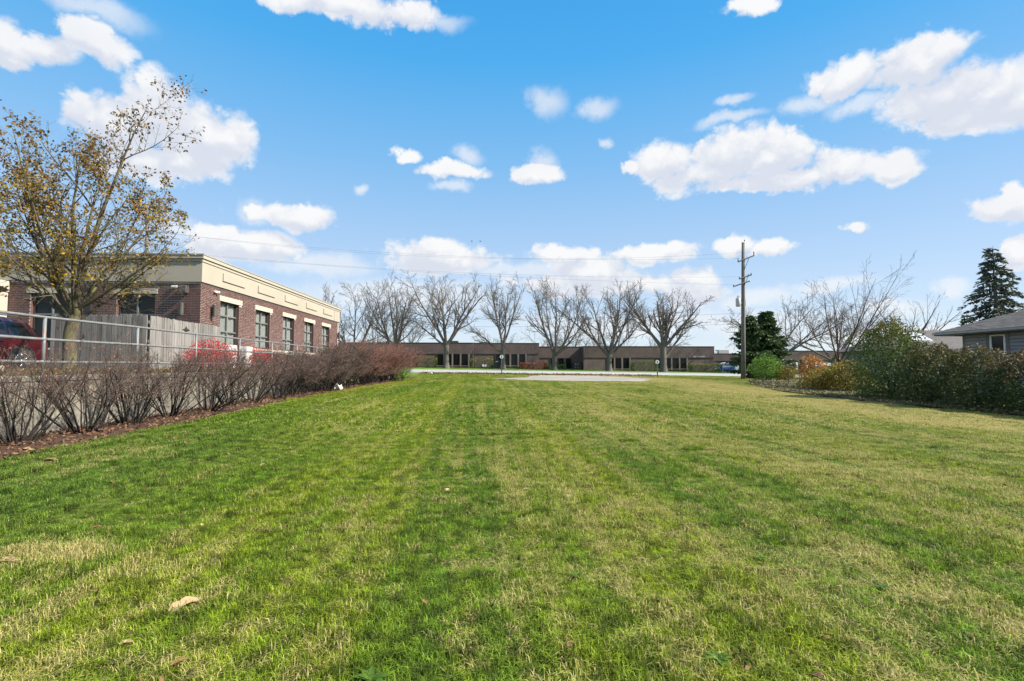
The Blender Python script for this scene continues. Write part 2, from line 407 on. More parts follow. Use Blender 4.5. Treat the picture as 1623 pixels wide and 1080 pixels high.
def m_wood(c1, c2, c3):
    def fn(t, b, out):
        p = pos(t); rnd = t.n('ShaderNodeObjectInfo').outputs['Random']
        q = t.vmath('ADD', t.vmath('MULTIPLY', p, (26.0, 26.0, 1.6)), t.n('ShaderNodeCombineXYZ', i={0: t.math('MULTIPLY', rnd, 80.0), 2: t.math('MULTIPLY', rnd, 37.0)}).outputs[0])
        n = t.noise(q, 1.0, 5.0, 0.65); kn = t.noise(t.vmath('ADD', t.vmath('MULTIPLY', p, (7.0, 7.0, 3.0)), t.n('ShaderNodeCombineXYZ', i={0: t.math('MULTIPLY', rnd, 50.0)}).outputs[0]), 1.0, 2.0)
        col = t.mix(t.rng(n, 0.32, 0.68), c1, c2)
        col = t.mix(t.rng(kn, 0.66, 0.74, 0, 0.8), col, c3)
        k = t.rng(rnd, 0, 1, 0.68, 1.22)
        col = t.mix(1.0, col, t.n('ShaderNodeCombineColor', i={0: k, 1: k, 2: t.math('MULTIPLY', k, 0.98)}).outputs[0], 'MULTIPLY')
        t.link(col, b.inputs['Base Color']); b.inputs['Roughness'].default_value = 0.9; b.inputs['Specular IOR Level'].default_value = 0.15
        bump(t, b, n, 0.5, 0.006)
    return fn
def m_concrete(c1, c2, stain, sz=1.0):
    def fn(t, b, out):
        p = pos(t)
        n = t.noise(p, 1.3 * sz, 6.0, 0.65); n2 = t.noise(p, 35.0, 4.0, 0.6)
        st = t.noise(t.vmath('MULTIPLY', p, (4.0, 4.0, 0.5)), 1.0, 5.0, 0.6)
        col = t.mix(t.rng(n, 0.3, 0.7), c1, c2)
        col = t.mix(t.rng(st, 0.52, 0.72, 0, 0.6), col, stain)
        col = t.mix(t.rng(n2, 0.35, 0.75, 0, 0.3), col, stain)
        t.link(col, b.inputs['Base Color']); b.inputs['Roughness'].default_value = 0.9; b.inputs['Specular IOR Level'].default_value = 0.2
        bump(t, b, n2, 0.35, 0.008)
    return fn
def m_bark(c1, c2, moss=None):
    def fn(t, b, out):
        p = oco(t)
        q = t.vmath('MULTIPLY', p, (22.0, 22.0, 4.0))
        n = t.noise(q, 1.0, 5.0, 0.65)
        col = t.mix(t.rng(n, 0.3, 0.7), c1, c2)
        if moss: col = t.mix(t.rng(t.noise(p, 2.2, 4.0), 0.45, 0.65, 0, 0.75), col, moss)
        t.link(col, b.inputs['Base Color']); b.inputs['Roughness'].default_value = 0.95; b.inputs['Specular IOR Level'].default_value = 0.1
        bump(t, b, n, 0.8, 0.02)
    return fn
def m_glass(tint, rough=0.03, mixv=0.35, spec=0.6):
    def fn(t, b, out):
        b.inputs['Base Color'].default_value = (*tint, 1); b.inputs['Roughness'].default_value = rough
        b.inputs['Specular IOR Level'].default_value = spec
        tr = t.n('ShaderNodeBsdfTransparent', i={'Color': (0.93, 0.94, 0.93, 1)})
        t.link(t.n('ShaderNodeMixShader', i={0: mixv, 1: b.outputs[0], 2: tr.outputs[0]}).outputs[0], out.inputs[0])
    return fn
def m_galv(t, b, out):
    p = pos(t)
    n = t.noise(p, 7.0, 5.0, 0.65)
    col = t.mix(t.rng(n, 0.3, 0.7), (0.135, 0.137, 0.135), (0.215, 0.217, 0.212))
    rust = t.rng(t.noise(p, 3.1, 6.0, 0.7), 0.62, 0.70)
    col = t.mix(t.math('MULTIPLY', rust, 0.85), col, (0.20, 0.09, 0.045))
    t.link(col, b.inputs['Base Color']); b.inputs['Roughness'].default_value = 0.55; b.inputs['Metallic'].default_value = 0.15
def m_gravel(t, b, out):
    p = pos(t)
    n = t.noise(p, 0.5, 5.0, 0.6); n2 = t.noise(p, 18.0, 4.0, 0.7)
    col = t.mix(t.rng(n, 0.35, 0.65), (0.24, 0.215, 0.175), (0.33, 0.30, 0.25))
    col = t.mix(t.rng(n2, 0.4, 0.7, 0, 0.5), col, (0.15, 0.135, 0.115))
    t.link(col, b.inputs['Base Color']); b.inputs['Roughness'].default_value = 0.95
    bump(t, b, n2, 0.6, 0.02)

M = {}
M['grass'] = material('grass_blade', m_grass); M['lawn'] = material('lawn_soil', m_lawn); M['verge'] = material('verge_turf', m_verge)
M['brick'] = material('brick_red', m_brick)
M['mortar'] = rough_mat('mortar', (0.54, 0.49, 0.45), (0.64, 0.59, 0.54), 4.0)
M['stucco'] = rough_mat('stucco_cream', (0.315, 0.285, 0.225), (0.37, 0.335, 0.265), 0.8, 0.9, 0.25, 0.004, 60.0, 0.3)
M['stucco_band'] = rough_mat('stucco_band', (0.33, 0.30, 0.24), (0.38, 0.345, 0.275), 0.9, 0.9, 0.2, 0.004, 60.0, 0.3)
M['limestone'] = rough_mat('limestone', (0.40, 0.355, 0.28), (0.47, 0.42, 0.335), 2.0, 0.85, 0.2, 0.004)
M['joint'] = plain('joint_shadow_gap', (0.05, 0.045, 0.04), 0.9)
M['frame_grey'] = plain('window_frame_grey', (0.20, 0.21, 0.20), 0.45, 0.2)
M['frame_dark'] = plain('window_frame_dark', (0.045, 0.05, 0.052), 0.45, 0.2)
M['pane'] = material('window_glass', m_glass((0.03, 0.035, 0.035), 0.03, 0.72))
M['pane_dark'] = material('window_glass_dark', m_glass((0.008, 0.009, 0.009), 0.08, 0.0, 0.22))
M['curtain'] = rough_mat('curtain_white', (0.72, 0.72, 0.69), (0.82, 0.82, 0.79), 3.0, 0.9, 0.0)
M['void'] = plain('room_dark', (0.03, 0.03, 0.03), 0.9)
M['metal_dark'] = plain('painted_metal_dark', (0.035, 0.034, 0.032), 0.5, 0.3)
M['fixture'] = plain('bronze_fixture', (0.10, 0.095, 0.085), 0.45, 0.4)
M['white_plastic'] = plain('white_plastic', (0.75, 0.75, 0.72), 0.4)
M['fence_wood'] = material('weathered_fence_wood', m_wood((0.135, 0.128, 0.120), (0.265, 0.253, 0.238), (0.06, 0.05, 0.042)))
M['concrete'] = material('old_concrete', m_concrete((0.175, 0.16, 0.13), (0.27, 0.25, 0.205), (0.08, 0.072, 0.058)))
M['road'] = material('pale_concrete_road', m_concrete((0.30, 0.295, 0.28), (0.37, 0.362, 0.345), (0.24, 0.235, 0.22), 0.3))
M['kerb'] = material('kerb_concrete', m_concrete((0.45, 0.44, 0.41), (0.55, 0.54, 0.5), (0.3, 0.29, 0.26)))
M['asphalt'] = rough_mat('asphalt', (0.045, 0.045, 0.045), (0.075, 0.073, 0.07), 1.0, 0.95, 0.3, 0.01)
M['galv'] = material('galvanised_pipe', m_galv)
M['mulch'] = rough_mat('bark_mulch', (0.035, 0.022, 0.016), (0.105, 0.065, 0.045), 6.0, 0.98, 0.9, 0.04, 22.0, 0.6, spec=0.1)
M['bed_soil'] = rough_mat('leafy_bed_soil', (0.065, 0.06, 0.028), (0.15, 0.135, 0.062), 4.0, 0.98, 0.9, 0.05, 14.0, 0.6, spec=0.1)
M['litter'] = leaf_mat('leaf_litter', [(0.07, 0.038, 0.023), (0.14, 0.07, 0.038), (0.21, 0.115, 0.06), (0.10, 0.06, 0.04), (0.28, 0.18, 0.10)], 0.1)
M['litter_grey'] = leaf_mat('leaf_litter_grey', [(0.07, 0.06, 0.03), (0.14, 0.115, 0.06), (0.20, 0.17, 0.09), (0.10, 0.12, 0.035), (0.24, 0.20, 0.12)], 0.1)
M['gravel'] = material('gravel_apron', m_gravel)
M['bark_grey'] = material('bark_grey', m_bark((0.065, 0.057, 0.05), (0.175, 0.158, 0.138)))
M['bark_moss'] = material('bark_mossy', m_bark((0.055, 0.042, 0.030), (0.15, 0.125, 0.09), (0.13, 0.13, 0.055)))
M['bark_brown'] = material('bark_brown', m_bark((0.045, 0.028, 0.022), (0.115, 0.075, 0.058)))
M['stem_dark'] = material('shrub_stem', m_bark((0.016, 0.0135, 0.012), (0.052, 0.044, 0.039)))
M['twig'] = leaf_mat('shrub_twig', [(0.044, 0.033, 0.028), (0.095, 0.070, 0.057), (0.145, 0.100, 0.080), (0.064, 0.048, 0.040)], 0.0)
M['twig_red'] = leaf_mat('shrub_twig_red', [(0.062, 0.043, 0.036), (0.14, 0.082, 0.064), (0.22, 0.108, 0.082), (0.10, 0.063, 0.05)], 0.0)
M['pink_leaf'] = leaf_mat('pink_bud', [(0.19, 0.08, 0.06), (0.31, 0.12, 0.09), (0.25, 0.13, 0.10)], 0.1)
M['yellow_leaf'] = leaf_mat('autumn_leaf', [(0.13, 0.145, 0.018), (0.32, 0.23, 0.02), (0.46, 0.27, 0.02), (0.22, 0.19, 0.02), (0.36, 0.19, 0.024)], 0.45, 0.5, 0.5)
M['brown_leaf'] = leaf_mat('brown_leaf', [(0.065, 0.045, 0.022), (0.16, 0.095, 0.03), (0.24, 0.13, 0.035), (0.10, 0.075, 0.03), (0.20, 0.13, 0.03)], 0.3, 0.5, 0.5)
M['red_leaf'] = leaf_mat('burning_red_leaf', [(0.30, 0.012, 0.018), (0.50, 0.02, 0.03), (0.62, 0.05, 0.06), (0.36, 0.014, 0.02)], 0.3)
M['olive_leaf'] = leaf_mat('olive_leaf', [(0.045, 0.055, 0.015), (0.10, 0.10, 0.02), (0.17, 0.14, 0.025), (0.07, 0.08, 0.02)], 0.25)
M['hedge_leaf'] = leaf_mat('hedge_mixed_leaf', [(0.026, 0.054, 0.022), (0.048, 0.084, 0.028), (0.070, 0.105, 0.032), (0.038, 0.068, 0.030), (0.095, 0.105, 0.035), (0.06, 0.09, 0.03), (0.19, 0.15, 0.04)], 0.25)
M['rust_leaf'] = leaf_mat('hedge_rust_leaf', [(0.05, 0.056, 0.026), (0.10, 0.075, 0.036), (0.16, 0.095, 0.05), (0.07, 0.07, 0.03), (0.23, 0.14, 0.06)], 0.25)
M['arch_leaf'] = leaf_mat('dark_green_leaf', [(0.035, 0.078, 0.020), (0.066, 0.125, 0.028), (0.09, 0.165, 0.036), (0.13, 0.15, 0.035), (0.05, 0.085, 0.028)], 0.25)
M['hedge_top'] = leaf_mat('hedge_top_leaf', [(0.045, 0.055, 0.02), (0.085, 0.08, 0.025), (0.13, 0.10, 0.032), (0.06, 0.065, 0.022), (0.20, 0.14, 0.04)], 0.25)
M['green_leaf'] = leaf_mat('bright_green_leaf', [(0.05, 0.13, 0.012), (0.10, 0.21, 0.02), (0.16, 0.27, 0.035), (0.07, 0.15, 0.015)], 0.3)
M['orange_leaf'] = leaf_mat('orange_leaf', [(0.30, 0.10, 0.025), (0.42, 0.17, 0.05), (0.45, 0.22, 0.06), (0.36, 0.20, 0.03), (0.22, 0.15, 0.03)], 0.3)
M['gold_leaf'] = leaf_mat('gold_leaf', [(0.05, 0.05, 0.012), (0.20, 0.16, 0.02), (0.34, 0.26, 0.04), (0.10, 0.10, 0.02), (0.42, 0.34, 0.09)], 0.3)
M['box_leaf'] = leaf_mat('clipped_hedge_leaf', [(0.030, 0.062, 0.014), (0.055, 0.10, 0.020), (0.085, 0.135, 0.024), (0.042, 0.075, 0.016)], 0.2)
M['box_gold'] = leaf_mat('clipped_gold_leaf', [(0.10, 0.12, 0.018), (0.19, 0.19, 0.025), (0.30, 0.27, 0.04), (0.14, 0.15, 0.02)], 0.2)
M['box_rust'] = leaf_mat('clipped_rust_leaf', [(0.16, 0.06, 0.03), (0.28, 0.09, 0.04), (0.33, 0.13, 0.05)], 0.2)
M['needle_dark'] = leaf_mat('needle_dark_green', [(0.034, 0.064, 0.024), (0.060, 0.105, 0.036), (0.088, 0.14, 0.048), (0.045, 0.08, 0.03)], 0.1)
M['needle_blue'] = leaf_mat('needle_grey_green', [(0.036, 0.050, 0.036), (0.068, 0.088, 0.062), (0.10, 0.12, 0.09), (0.05, 0.064, 0.045)], 0.1)
M['far_wall'] = material('far_brown_brick', m_far_brick((0.122, 0.088, 0.084), (0.143, 0.105, 0.10), (0.17, 0.148, 0.14)))
M['far_wall2'] = material('far_brown_brick_upper', m_far_brick((0.108, 0.077, 0.074), (0.128, 0.093, 0.089), (0.152, 0.131, 0.124)))
M['cap_dark'] = plain('parapet_cap', (0.05, 0.04, 0.038), 0.6)
M['pilaster'] = material('far_pilaster_brick', m_far_brick((0.21, 0.165, 0.15), (0.23, 0.185, 0.17), (0.23, 0.20, 0.18)))
M['siding'] = rough_mat('grey_blue_siding', (0.22, 0.225, 0.24), (0.30, 0.305, 0.325), 1.5, 0.7, 0.1, 0.003, 30.0, 0.3, objrand=0.10)
M['shingle'] = rough_mat('roof_shingle', (0.085, 0.078, 0.072), (0.15, 0.138, 0.128), 2.0, 0.95, 0.4, 0.01, 30.0, 0.45, objrand=0.18)
M['fascia'] = plain('fascia_paint', (0.12, 0.12, 0.125), 0.5)
M['gutter'] = plain('gutter_grey', (0.30, 0.295, 0.285), 0.45)
M['white_trim'] = plain('white_trim', (0.70, 0.70, 0.68), 0.5)
M['pole_wood'] = rough_mat('utility_pole_wood', (0.11, 0.10, 0.09), (0.20, 0.185, 0.165), 2.0, 0.95, 0.5, 0.01, 25.0, 0.5)
M['galv_box'] = plain('transformer_grey', (0.42, 0.42, 0.41), 0.5, 0.2)
M['wire'] = plain('cable_black', (0.02, 0.02, 0.02), 0.6)
M['insul'] = plain('insulator_brown', (0.07, 0.05, 0.045), 0.25)
M['car_red'] = plain('car_paint_maroon', (0.10, 0.006, 0.012), 0.32, 0.35, 0.5, 1.0)
M['car_white'] = plain('car_paint_white', (0.72, 0.72, 0.72), 0.3, 0.0, 0.5, 1.0)
M['car_silver'] = plain('car_paint_silver', (0.45, 0.46, 0.47), 0.3, 0.6, 0.5, 1.0)
M['car_glass'] = material('car_glass', m_glass((0.010, 0.011, 0.012), 0.02, 0.0))
M['rubber'] = plain('tyre_rubber', (0.018, 0.018, 0.018), 0.85)
M['chrome'] = plain('bright_metal', (0.62, 0.62, 0.62), 0.22, 0.95)
M['lamp_red'] = plain('tail_lamp_red', (0.35, 0.012, 0.012), 0.15)
M['sign_blue'] = plain('sign_blue', (0.030, 0.065, 0.20), 0.4)
M['sign_blue_pale'] = plain('sign_side_blue', (0.14, 0.20, 0.34), 0.45)
M['red_paint'] = plain('hydrant_red', (0.50, 0.02, 0.02), 0.35)
M['cab_dark'] = plain('cabinet_dark_green', (0.018, 0.020, 0.022), 0.5)
M['cab_white'] = plain('cabinet_off_white', (0.62, 0.61, 0.56), 0.5)
M['sym_grey'] = plain('symbol_grey', (0.13, 0.14, 0.15), 0.5)
M['stake'] = plain('stake_grey', (0.10, 0.095, 0.08), 0.8)
M['paper'] = plain('white_litter', (0.75, 0.75, 0.75), 0.7)
M['dry_leaf'] = rough_mat('dry_leaf_tan', (0.26, 0.175, 0.085), (0.38, 0.275, 0.145), 20.0, 0.8, 0.3, 0.004, 60.0, 0.4, objrand=0.25)
M['dry_leaf2'] = rough_mat('dry_leaf_brown', (0.13, 0.065, 0.03), (0.22, 0.12, 0.055), 20.0, 0.8, 0.3, 0.004, 60.0, 0.4, objrand=0.25)
M['weed'] = leaf_mat('weed_leaf', [(0.045, 0.10, 0.010), (0.08, 0.15, 0.014), (0.11, 0.19, 0.02)], 0.25)
M['bird'] = plain('bird_dark', (0.03, 0.03, 0.03), 0.8)
M['mem'] = plain('roof_membrane', (0.30, 0.29, 0.27), 0.9)
M['white_roof'] = plain('skylight_white', (0.50, 0.51, 0.52), 0.4)

# ------------------------------------------------------------------ ground
def sheet(name, x0, x1, y0, y1, nx, ny, mat, dz=0.0, jitter=0.0):
    m = MB()
    def fn(u, v):
        x, y = x0 + (x1 - x0) * u, y0 + (y1 - y0) * v
        z = gz(x, y) + dz
        if jitter: z += jitter * (mnoise.noise(Vector((x * 0.45, y * 0.45, 0))) + 0.5 * mnoise.noise(Vector((x * 1.6, y * 1.6, 4))))
        return (x, y, z)
    m.grid(fn, nx, ny)
    return m.build(name, mat, None, True, kind='structure')
def lawn_z(x, y):
    return gz(x, y) + 0.022 * (mnoise.noise(Vector((x * 0.45, y * 0.45, 0))) + 0.5 * mnoise.noise(Vector((x * 1.6, y * 1.6, 4))))

def bed_edge(y):
    """inner edge of the leafy bed along the neighbour's shrubs"""
    pts = [(-10, 17.5), (10, 16.9), (15.5, 16.0), (20, 15.3), (26, 15.2), (31, 16.5), (36, 19.2), (41, 23.2), (46, 31)]
    for (a, u), (b, v) in zip(pts, pts[1:]):
        if y <= b: return u + (v - u) * (y - a) / (b - a)
    return 30
def mulch_edge(y): return -6.45 + 0.22 * mnoise.noise(Vector((0, y * 0.6, 7))) - 0.35 * S(10, 20, y) + 0.5 * S(30, 42, y)
GR = [(0.4, 40.5), (4.0, 37.2), (8.0, 35.2), (11.3, 35.8), (13.4, 40), (13.9, 52), (12.0, 56.5), (5.5, 56.5), (4.2, 52), (3.4, 46)]
def in_gravel(x, y):
    x += 0.5 * mnoise.noise(Vector((x * 0.5, y * 0.35, 2))); y += 1.3 * mnoise.noise(Vector((x * 0.6, y * 0.3, 9)))
    c = False; n = len(GR)
    for i in range(n):
        (ax, ay), (bx, by) = GR[i], GR[(i + 1) % n]
        if (ay > y) != (by > y) and x < (bx - ax) * (y - ay) / (by - ay) + ax: c = not c
    return c

g = MB()
xs = [-900, -500, -250, -120, -70, -45] + [-30 + 3 * k for k in range(34)] + [75, 95, 130, 250, 500, 900]
ys = [-60, -20, 0, 10, 20, 30, 36, 42, 48, 54, 58, 60, 61.6, 62, 66, 72, 78, 84, 86, 90, 94, 98, 104, 115, 140, 200, 350, 700, 1500]
for x in xs:
    for y in ys: g.v.append((x, y, gz(x, y) - 0.06))
for i in range(len(xs) - 1):
    for j in range(len(ys) - 1):
        a = i * len(ys) + j; g.f.append((a, a + len(ys), a + len(ys) + 1, a + 1)); g.m.append(0)
g.build('ground', M['verge'], None, True, kind='structure')
sheet('lawn', -8.0, 45, -6, 61.5, 132, 168, M['lawn'], 0.0, 0.022)
sheet('verge', -60, 70, 84.3, 99.6, 60, 10, M['verge'], 0.0)
sheet('road', -300, 300, 62.0, 84.0, 120, 8, M['road'], -0.02)
kb = MB()
for (yk0, yk1) in ((61.5, 62.0), (84.0, 84.3)):
    for k in range(60):
        xa, xb = -120 + 4 * k, -120 + 4 * (k + 1) - 0.02
        za, zb = gz(xa, yk0), gz(xb, yk0)
        i = len(kb.v)
        for (x, z) in ((xa, za), (xb, zb)):
            kb.v += [(x, yk0, z - 0.2), (x, yk1, z - 0.2), (x, yk1, z + 0.06), (x, yk0, z + 0.06)]
        for q in ((0, 1, 2, 3), (7, 6, 5, 4), (3, 2, 6, 7), (0, 3, 7, 4), (1, 5, 6, 2)):
            kb.f.append(tuple(i + s for s in q)); kb.m.append(0)
kb.build('kerb', M['kerb'], None, False, kind='structure')

# mulch strip below the wall, leafy bed by the neighbour, gravel apron
m = MB(); NY = 110
def mul(u, v):
    y = -4 + 47.5 * v
    x = -8.0 + (mulch_edge(y) + 8.0) * u
    hump = 0.07 * math.sin(math.pi * min(1, u * 1.05)) + 0.02 * mnoise.noise(Vector((x * 3, y * 3, 1)))
    return (x, y, gz(x, y) + 0.02 * (1 - u) + hump + 0.004)
m.grid(mul, 10, NY); m.build('mulch_bed_ground', M['mulch'], None, True, kind='structure')
m = MB()
def bed(u, v):
    y = 2 + 40 * v; e = bed_edge(y) + 0.3 * mnoise.noise(Vector((3, y * 0.8, 1))); x = e + (27 - e) * u
    return (x, y, gz(x, y) + 0.03 + 0.05 * S(0, 0.08, u) + 0.03 * mnoise.noise(Vector((x * 1.5, y * 1.5, 6))))
m.grid(bed, 24, 80); m.build('leafy_bed_ground', M['bed_soil'], None, True, kind='structure')
m = MB(); st = 0.22
for i in range(int(15 / st)):
    for j in range(int(24 / st)):
        x, y = -0.5 + i * st, 33.5 + j * st
        if in_gravel(x + st / 2, y + st / 2):
            m.quad(*[(a, b, gz(a, b) + 0.035) for a, b in ((x, y), (x + st, y), (x + st, y + st), (x, y + st))])
m.build('gravel_path', M['gravel'], None, False, kind='structure')

# ------------------------------------------------------------------ raised car park behind the wall
m = MB(); m.box(-60, -8.32, -12, 43.0, -0.3, LOT - 0.02)
m.build('car_park_ground', M['asphalt'], None, False, kind='structure')
m = MB(); m.grid(lambda u, v: (-10.9 + 2.57 * u, -10 + 50 * v, LOT + 0.012 + 0.05 * math.sin(math.pi * u) + 0.02 * mnoise.noise(Vector((u * 6, v * 90, 2)))), 8, 90)
m.build('planting_strip_ground', M['bed_soil'], None, True, kind='structure')

wall = thing('retaining_wall', 'weathered concrete retaining wall with pipe railing on top behind bare shrubs', 'wall', (-8.0, 0, 0))
for k in range(17):
    y0 = -9.0 + 3.05 * k; y1 = y0 + 3.035
    p = MB(); p.box(-0.30, 0.0, y0, y1, -0.3, LOT - 0.055)
    p.build('panel', M['concrete'], wall)
    p = MB(); p.rbox(-0.32, 0.025, y0, y1, LOT - 0.055, LOT + 0.04, 0.012)
    p.build('coping', M['concrete'], wall)

rail = thing('pipe_railing', 'grey galvanised three rail pipe railing along the top of the concrete wall', 'railing', (-8.14, 0, LOT + 0.04))
posts = [2.3, 4.7, 7.15, 9.6, 12.05, 14.4, 16.85, 19.3, 21.75, 24.2, 26.6, 29.0]
for h, nm in ((1.07, 'top_rail'), (0.665, 'middle_rail'), (0.25, 'bottom_rail')):
    pts = [(0.0, y + (0 if j % 2 == 0 else 0), h + 0.006 * math.sin(y * 1.7)) for j, y in enumerate([p for a, b in zip(posts, posts[1:]) for p in (a, (a + b) / 2)] + [posts[-1]])]
    MB().tube(pts, 0.0255, 12, True).build(nm, M['galv'], rail, True)
for y in posts:
    p = MB(); p.tube([(0, y, -0.02), (0, y, 1.06)], 0.0285, 12, True)
    for h in (0.25, 0.665): p.tube([(0, y - 0.045, h), (0, y + 0.045, h)], 0.031, 12, True)
    p.tube([(0, y, -0.0), (0, y, 0.012)], 0.06, 12, True)
    p.build('post', M['galv'], rail, True)

# ------------------------------------------------------------------ brick office building with the cream parapet
office = thing('brick_office_building', 'red brick single storey building with cream parapet band and tall curtained windows', 'building', (-11.0, 19.65, LOT))
XL, D = -9.0, 17.65           # far corner on the front, depth of the side (relative to the near corner)
FB = 3.42                     # bottom of the parapet band above the car park
CRS, BL, JN = 0.0663, 0.245, 0.020
# openings: (start, end, bottom, top) measured along each face
side_w = [(1.43 + 3.15 * k, 1.43 + 3.15 * k + 1.58, 1.06, 2.90) for k in range(5)]
front_w = [(-3.09, -1.68, 0.9, 2.97), (-6.21, -4.78, 0.9, 2.97)]
def in_open(ops, a, b, z0, z1):
    return any(b > o[0] + 0.001 and a < o[1] - 0.001 and z1 > o[2] + 0.001 and z0 < o[3] - 0.001 for o in ops)
def wall_face(mb, ops, a0, a1, place, hi=FB):
    """wall surface with the openings left out; place(a, z, d) maps to 3D, d = depth inwards"""
    cuts = sorted({a0, a1, *[v for o in ops for v in o[:2] if a0 < v < a1]})
    for a, b in zip(cuts, cuts[1:]):
        zs = [0.0, hi]
        for o in ops:
            if a >= o[0] - 1e-6 and b <= o[1] + 1e-6: zs = [0.0, o[2], o[3], hi]
        for z0, z1 in zip(zs[0::2], zs[1::2]):
            mb.quad(place(a, z0, 0), place(b, z0, 0), place(b, z1, 0), place(a, z1, 0))
    for o in ops:
        a, b, z0, z1 = o
        for (p, q) in (((a, z0), (a, z1)), ((b, z1), (b, z0)), ((a, z1), (b, z1)), ((b, z0), (a, z0))):
            rv = MB(); rv.quad(place(*p, 0), place(*q, 0), place(*q, 0.22), place(*p, 0.22)); rv.build('window_reveal', M['brick'], office)
fpl = lambda a, z, d: (a, 0.012 + d, z)
spl = lambda a, z, d: (-0.012 - d, a, z)
wm = MB(); wall_face(wm, front_w, XL, -0.012, fpl); wall_face(wm, side_w, 0.012, D, spl)
wm.quad((XL, D, 0), (XL, 0.012, 0), (XL, 0.012, FB), (XL, D, FB)); wm.quad((-0.012, D, 0), (XL, D, 0), (XL, D, FB), (-0.012, D, FB))
wm.build('wall', M['mortar'], office)
rng = random.Random(5)
bm0 = MB(); bm0.box(0, BL - JN, -0.004, 0.05, 0, CRS - JN)
brick_meshes = []
for k in range(6):
    b_ = MB(); e = [rng.uniform(-0.003, 0.003) for _ in range(4)]
    b_.box(0, BL - JN + e[0], -0.004 + e[1] * 0.6, 0.03, 0, CRS - JN + e[2] * 0.5); brick_meshes.append(b_.mesh('brick', M['brick']))
rest = MB(); n_ind = 0
lint_f = [(o[0] - 0.16, o[1] + 0.09, o[3], o[3] + 0.185) for o in front_w]
lint_s = [(o[0] - 0.10, o[1] + 0.22, o[3], o[3] + 0.215) for o in side_w]
sills_s = [(0, D, 0.94, 1.055)]
rows = int(FB / CRS)
for r in range(rows):
    z = r * CRS + 0.004
    if z + CRS > FB: break
    # front face
    x = 0.004 - (0 if r % 2 == 0 else BL / 2)
    if r % 2: rest.box(-BL / 2 + JN / 2, 0.004, -0.004, BL / 2 - JN + 0.004, z, z + CRS - JN)
    k = 0
    while x - BL > XL:
        a, b = x - BL + JN, x
        ops = front_w + lint_f
        if not in_open(ops, a, b, z, z + CRS - JN):
            near = (-1.62 < a and z > 1.85) or (-4.9 < a < -3.2 and z > 2.0)
            if near and n_ind < 295:
                o = link_mesh('brick', brick_meshes[rng.randrange(6)], office, (a, rng.uniform(-0.002, 0.002), z)); n_ind += 1
            else:
                rest.box(a, b, rng.uniform(-0.007, -0.002), 0.03, z, z + CRS - JN)
        else:   # trim bricks against an opening
            for o in ops:
                if z + CRS - JN > o[2] + 0.001 and z < o[3] - 0.001:
                    if a < o[0] - 0.03 < b: rest.box(a, o[0] - 0.004, -0.004, 0.03, z, z + CRS - JN)
                    if a < o[1] + 0.03 < b and not in_open(ops, o[1] + 0.02, b, z, z + CRS - JN): rest.box(o[1] + 0.004, b, -0.004, 0.03, z, z + CRS - JN)
        x -= BL; k += 1
    # side face
    y = 0.055 if r % 2 == 0 else BL / 2 + 0.005
    while y + BL < D:
        a, b = y, y + BL - JN
        ops = side_w + lint_s + sills_s
        if not in_open(ops, a, b, z, z + CRS - JN):
            rest.box(-0.03, rng.uniform(0.002, 0.007), a, b, z, z + CRS - JN)
        else:
            for o in side_w + lint_s:
                if z + CRS - JN > o[2] + 0.001 and z < o[3] - 0.001 and not in_open(sills_s, a, b, z, z + CRS - JN):
                    if a < o[0] - 0.03 < b: rest.box(-0.03, 0.004, a, o[0] - 0.004, z, z + CRS - JN)
                    if a < o[1] + 0.03 < b and not in_open(ops, o[1] + 0.02, b, z, z + CRS - JN): rest.box(-0.03, 0.004, o[1] + 0.004, b, z, z + CRS - JN)
        y += BL
rest.build('brickwork', M['brick'], office, kind='stuff')

# parapet band
P0 = 0.06
def ring(mb, out, z0, z1):
    mb.box(XL - out, out, -out, D + out, z0, z1)
m = MB(); ring(m, P0, FB + 0.012, 4.19); m.build('frieze', M['stucco'], office)
m = MB(); ring(m, P0 - 0.025, FB, FB + 0.012); m.build('drip_gap', M['joint'], office)
m = MB(); ring(m, P0 + 0.028, 4.205, 4.305); m.build('lower_band', M['stucco_band'], office)
m = MB(); ring(m, P0 - 0.02, 4.19, 4.205); ring(m, P0 + 0.0, 4.305, 4.32); m.build('band_gap', M['joint'], office)
m = MB(); ring(m, P0 + 0.075, 4.32, 4.45); m.build('upper_band', M['stucco_band'], office)
m = MB(); ring(m, P0 + 0.095, 4.452, 4.50); m.build('coping', M['gutter'], office)
for k in range(5):
    y0 = 1.42 + 3.15 * k
    m = MB(); m.box(P0 - 0.01, P0 + 0.045, y0, y0 + 1.86, 3.71, 4.03)
    m.build('raised_panel', M['stucco'], office)
m = MB(); m.box(P0 - 0.01, P0 + 0.004, 16.35, 16.375, FB + 0.012, 4.45); m.build('expansion_joint', M['joint'], office)
for x in (-2.35, -5.4):
    m = MB(); m.box(x, x + 0.014, -P0 - 0.003, -P0 + 0.01, FB + 0.16, 4.19); m.build('expansion_joint', M['joint'], office)
m = MB(); m.box(XL + 0.2, -0.2, 0.2, D - 0.2, 4.0, 4.3); m.build('roof', M['mem'], office)
# stone lintels, water-table course
for o in lint_f:
    m = MB(); m.box(o[0], o[1], -0.018, 0.1, o[2], o[3]); m.build('lintel', M['limestone'], office)
for o in lint_s:
    m = MB(); m.box(-0.1, 0.018, o[0], o[1], o[2], o[3]); m.build('lintel', M['limestone'], office)
m = MB(); m.box(-0.1, 0.05, 0.06, D, 0.945, 1.05); m.build('stone_course', M['limestone'], office)

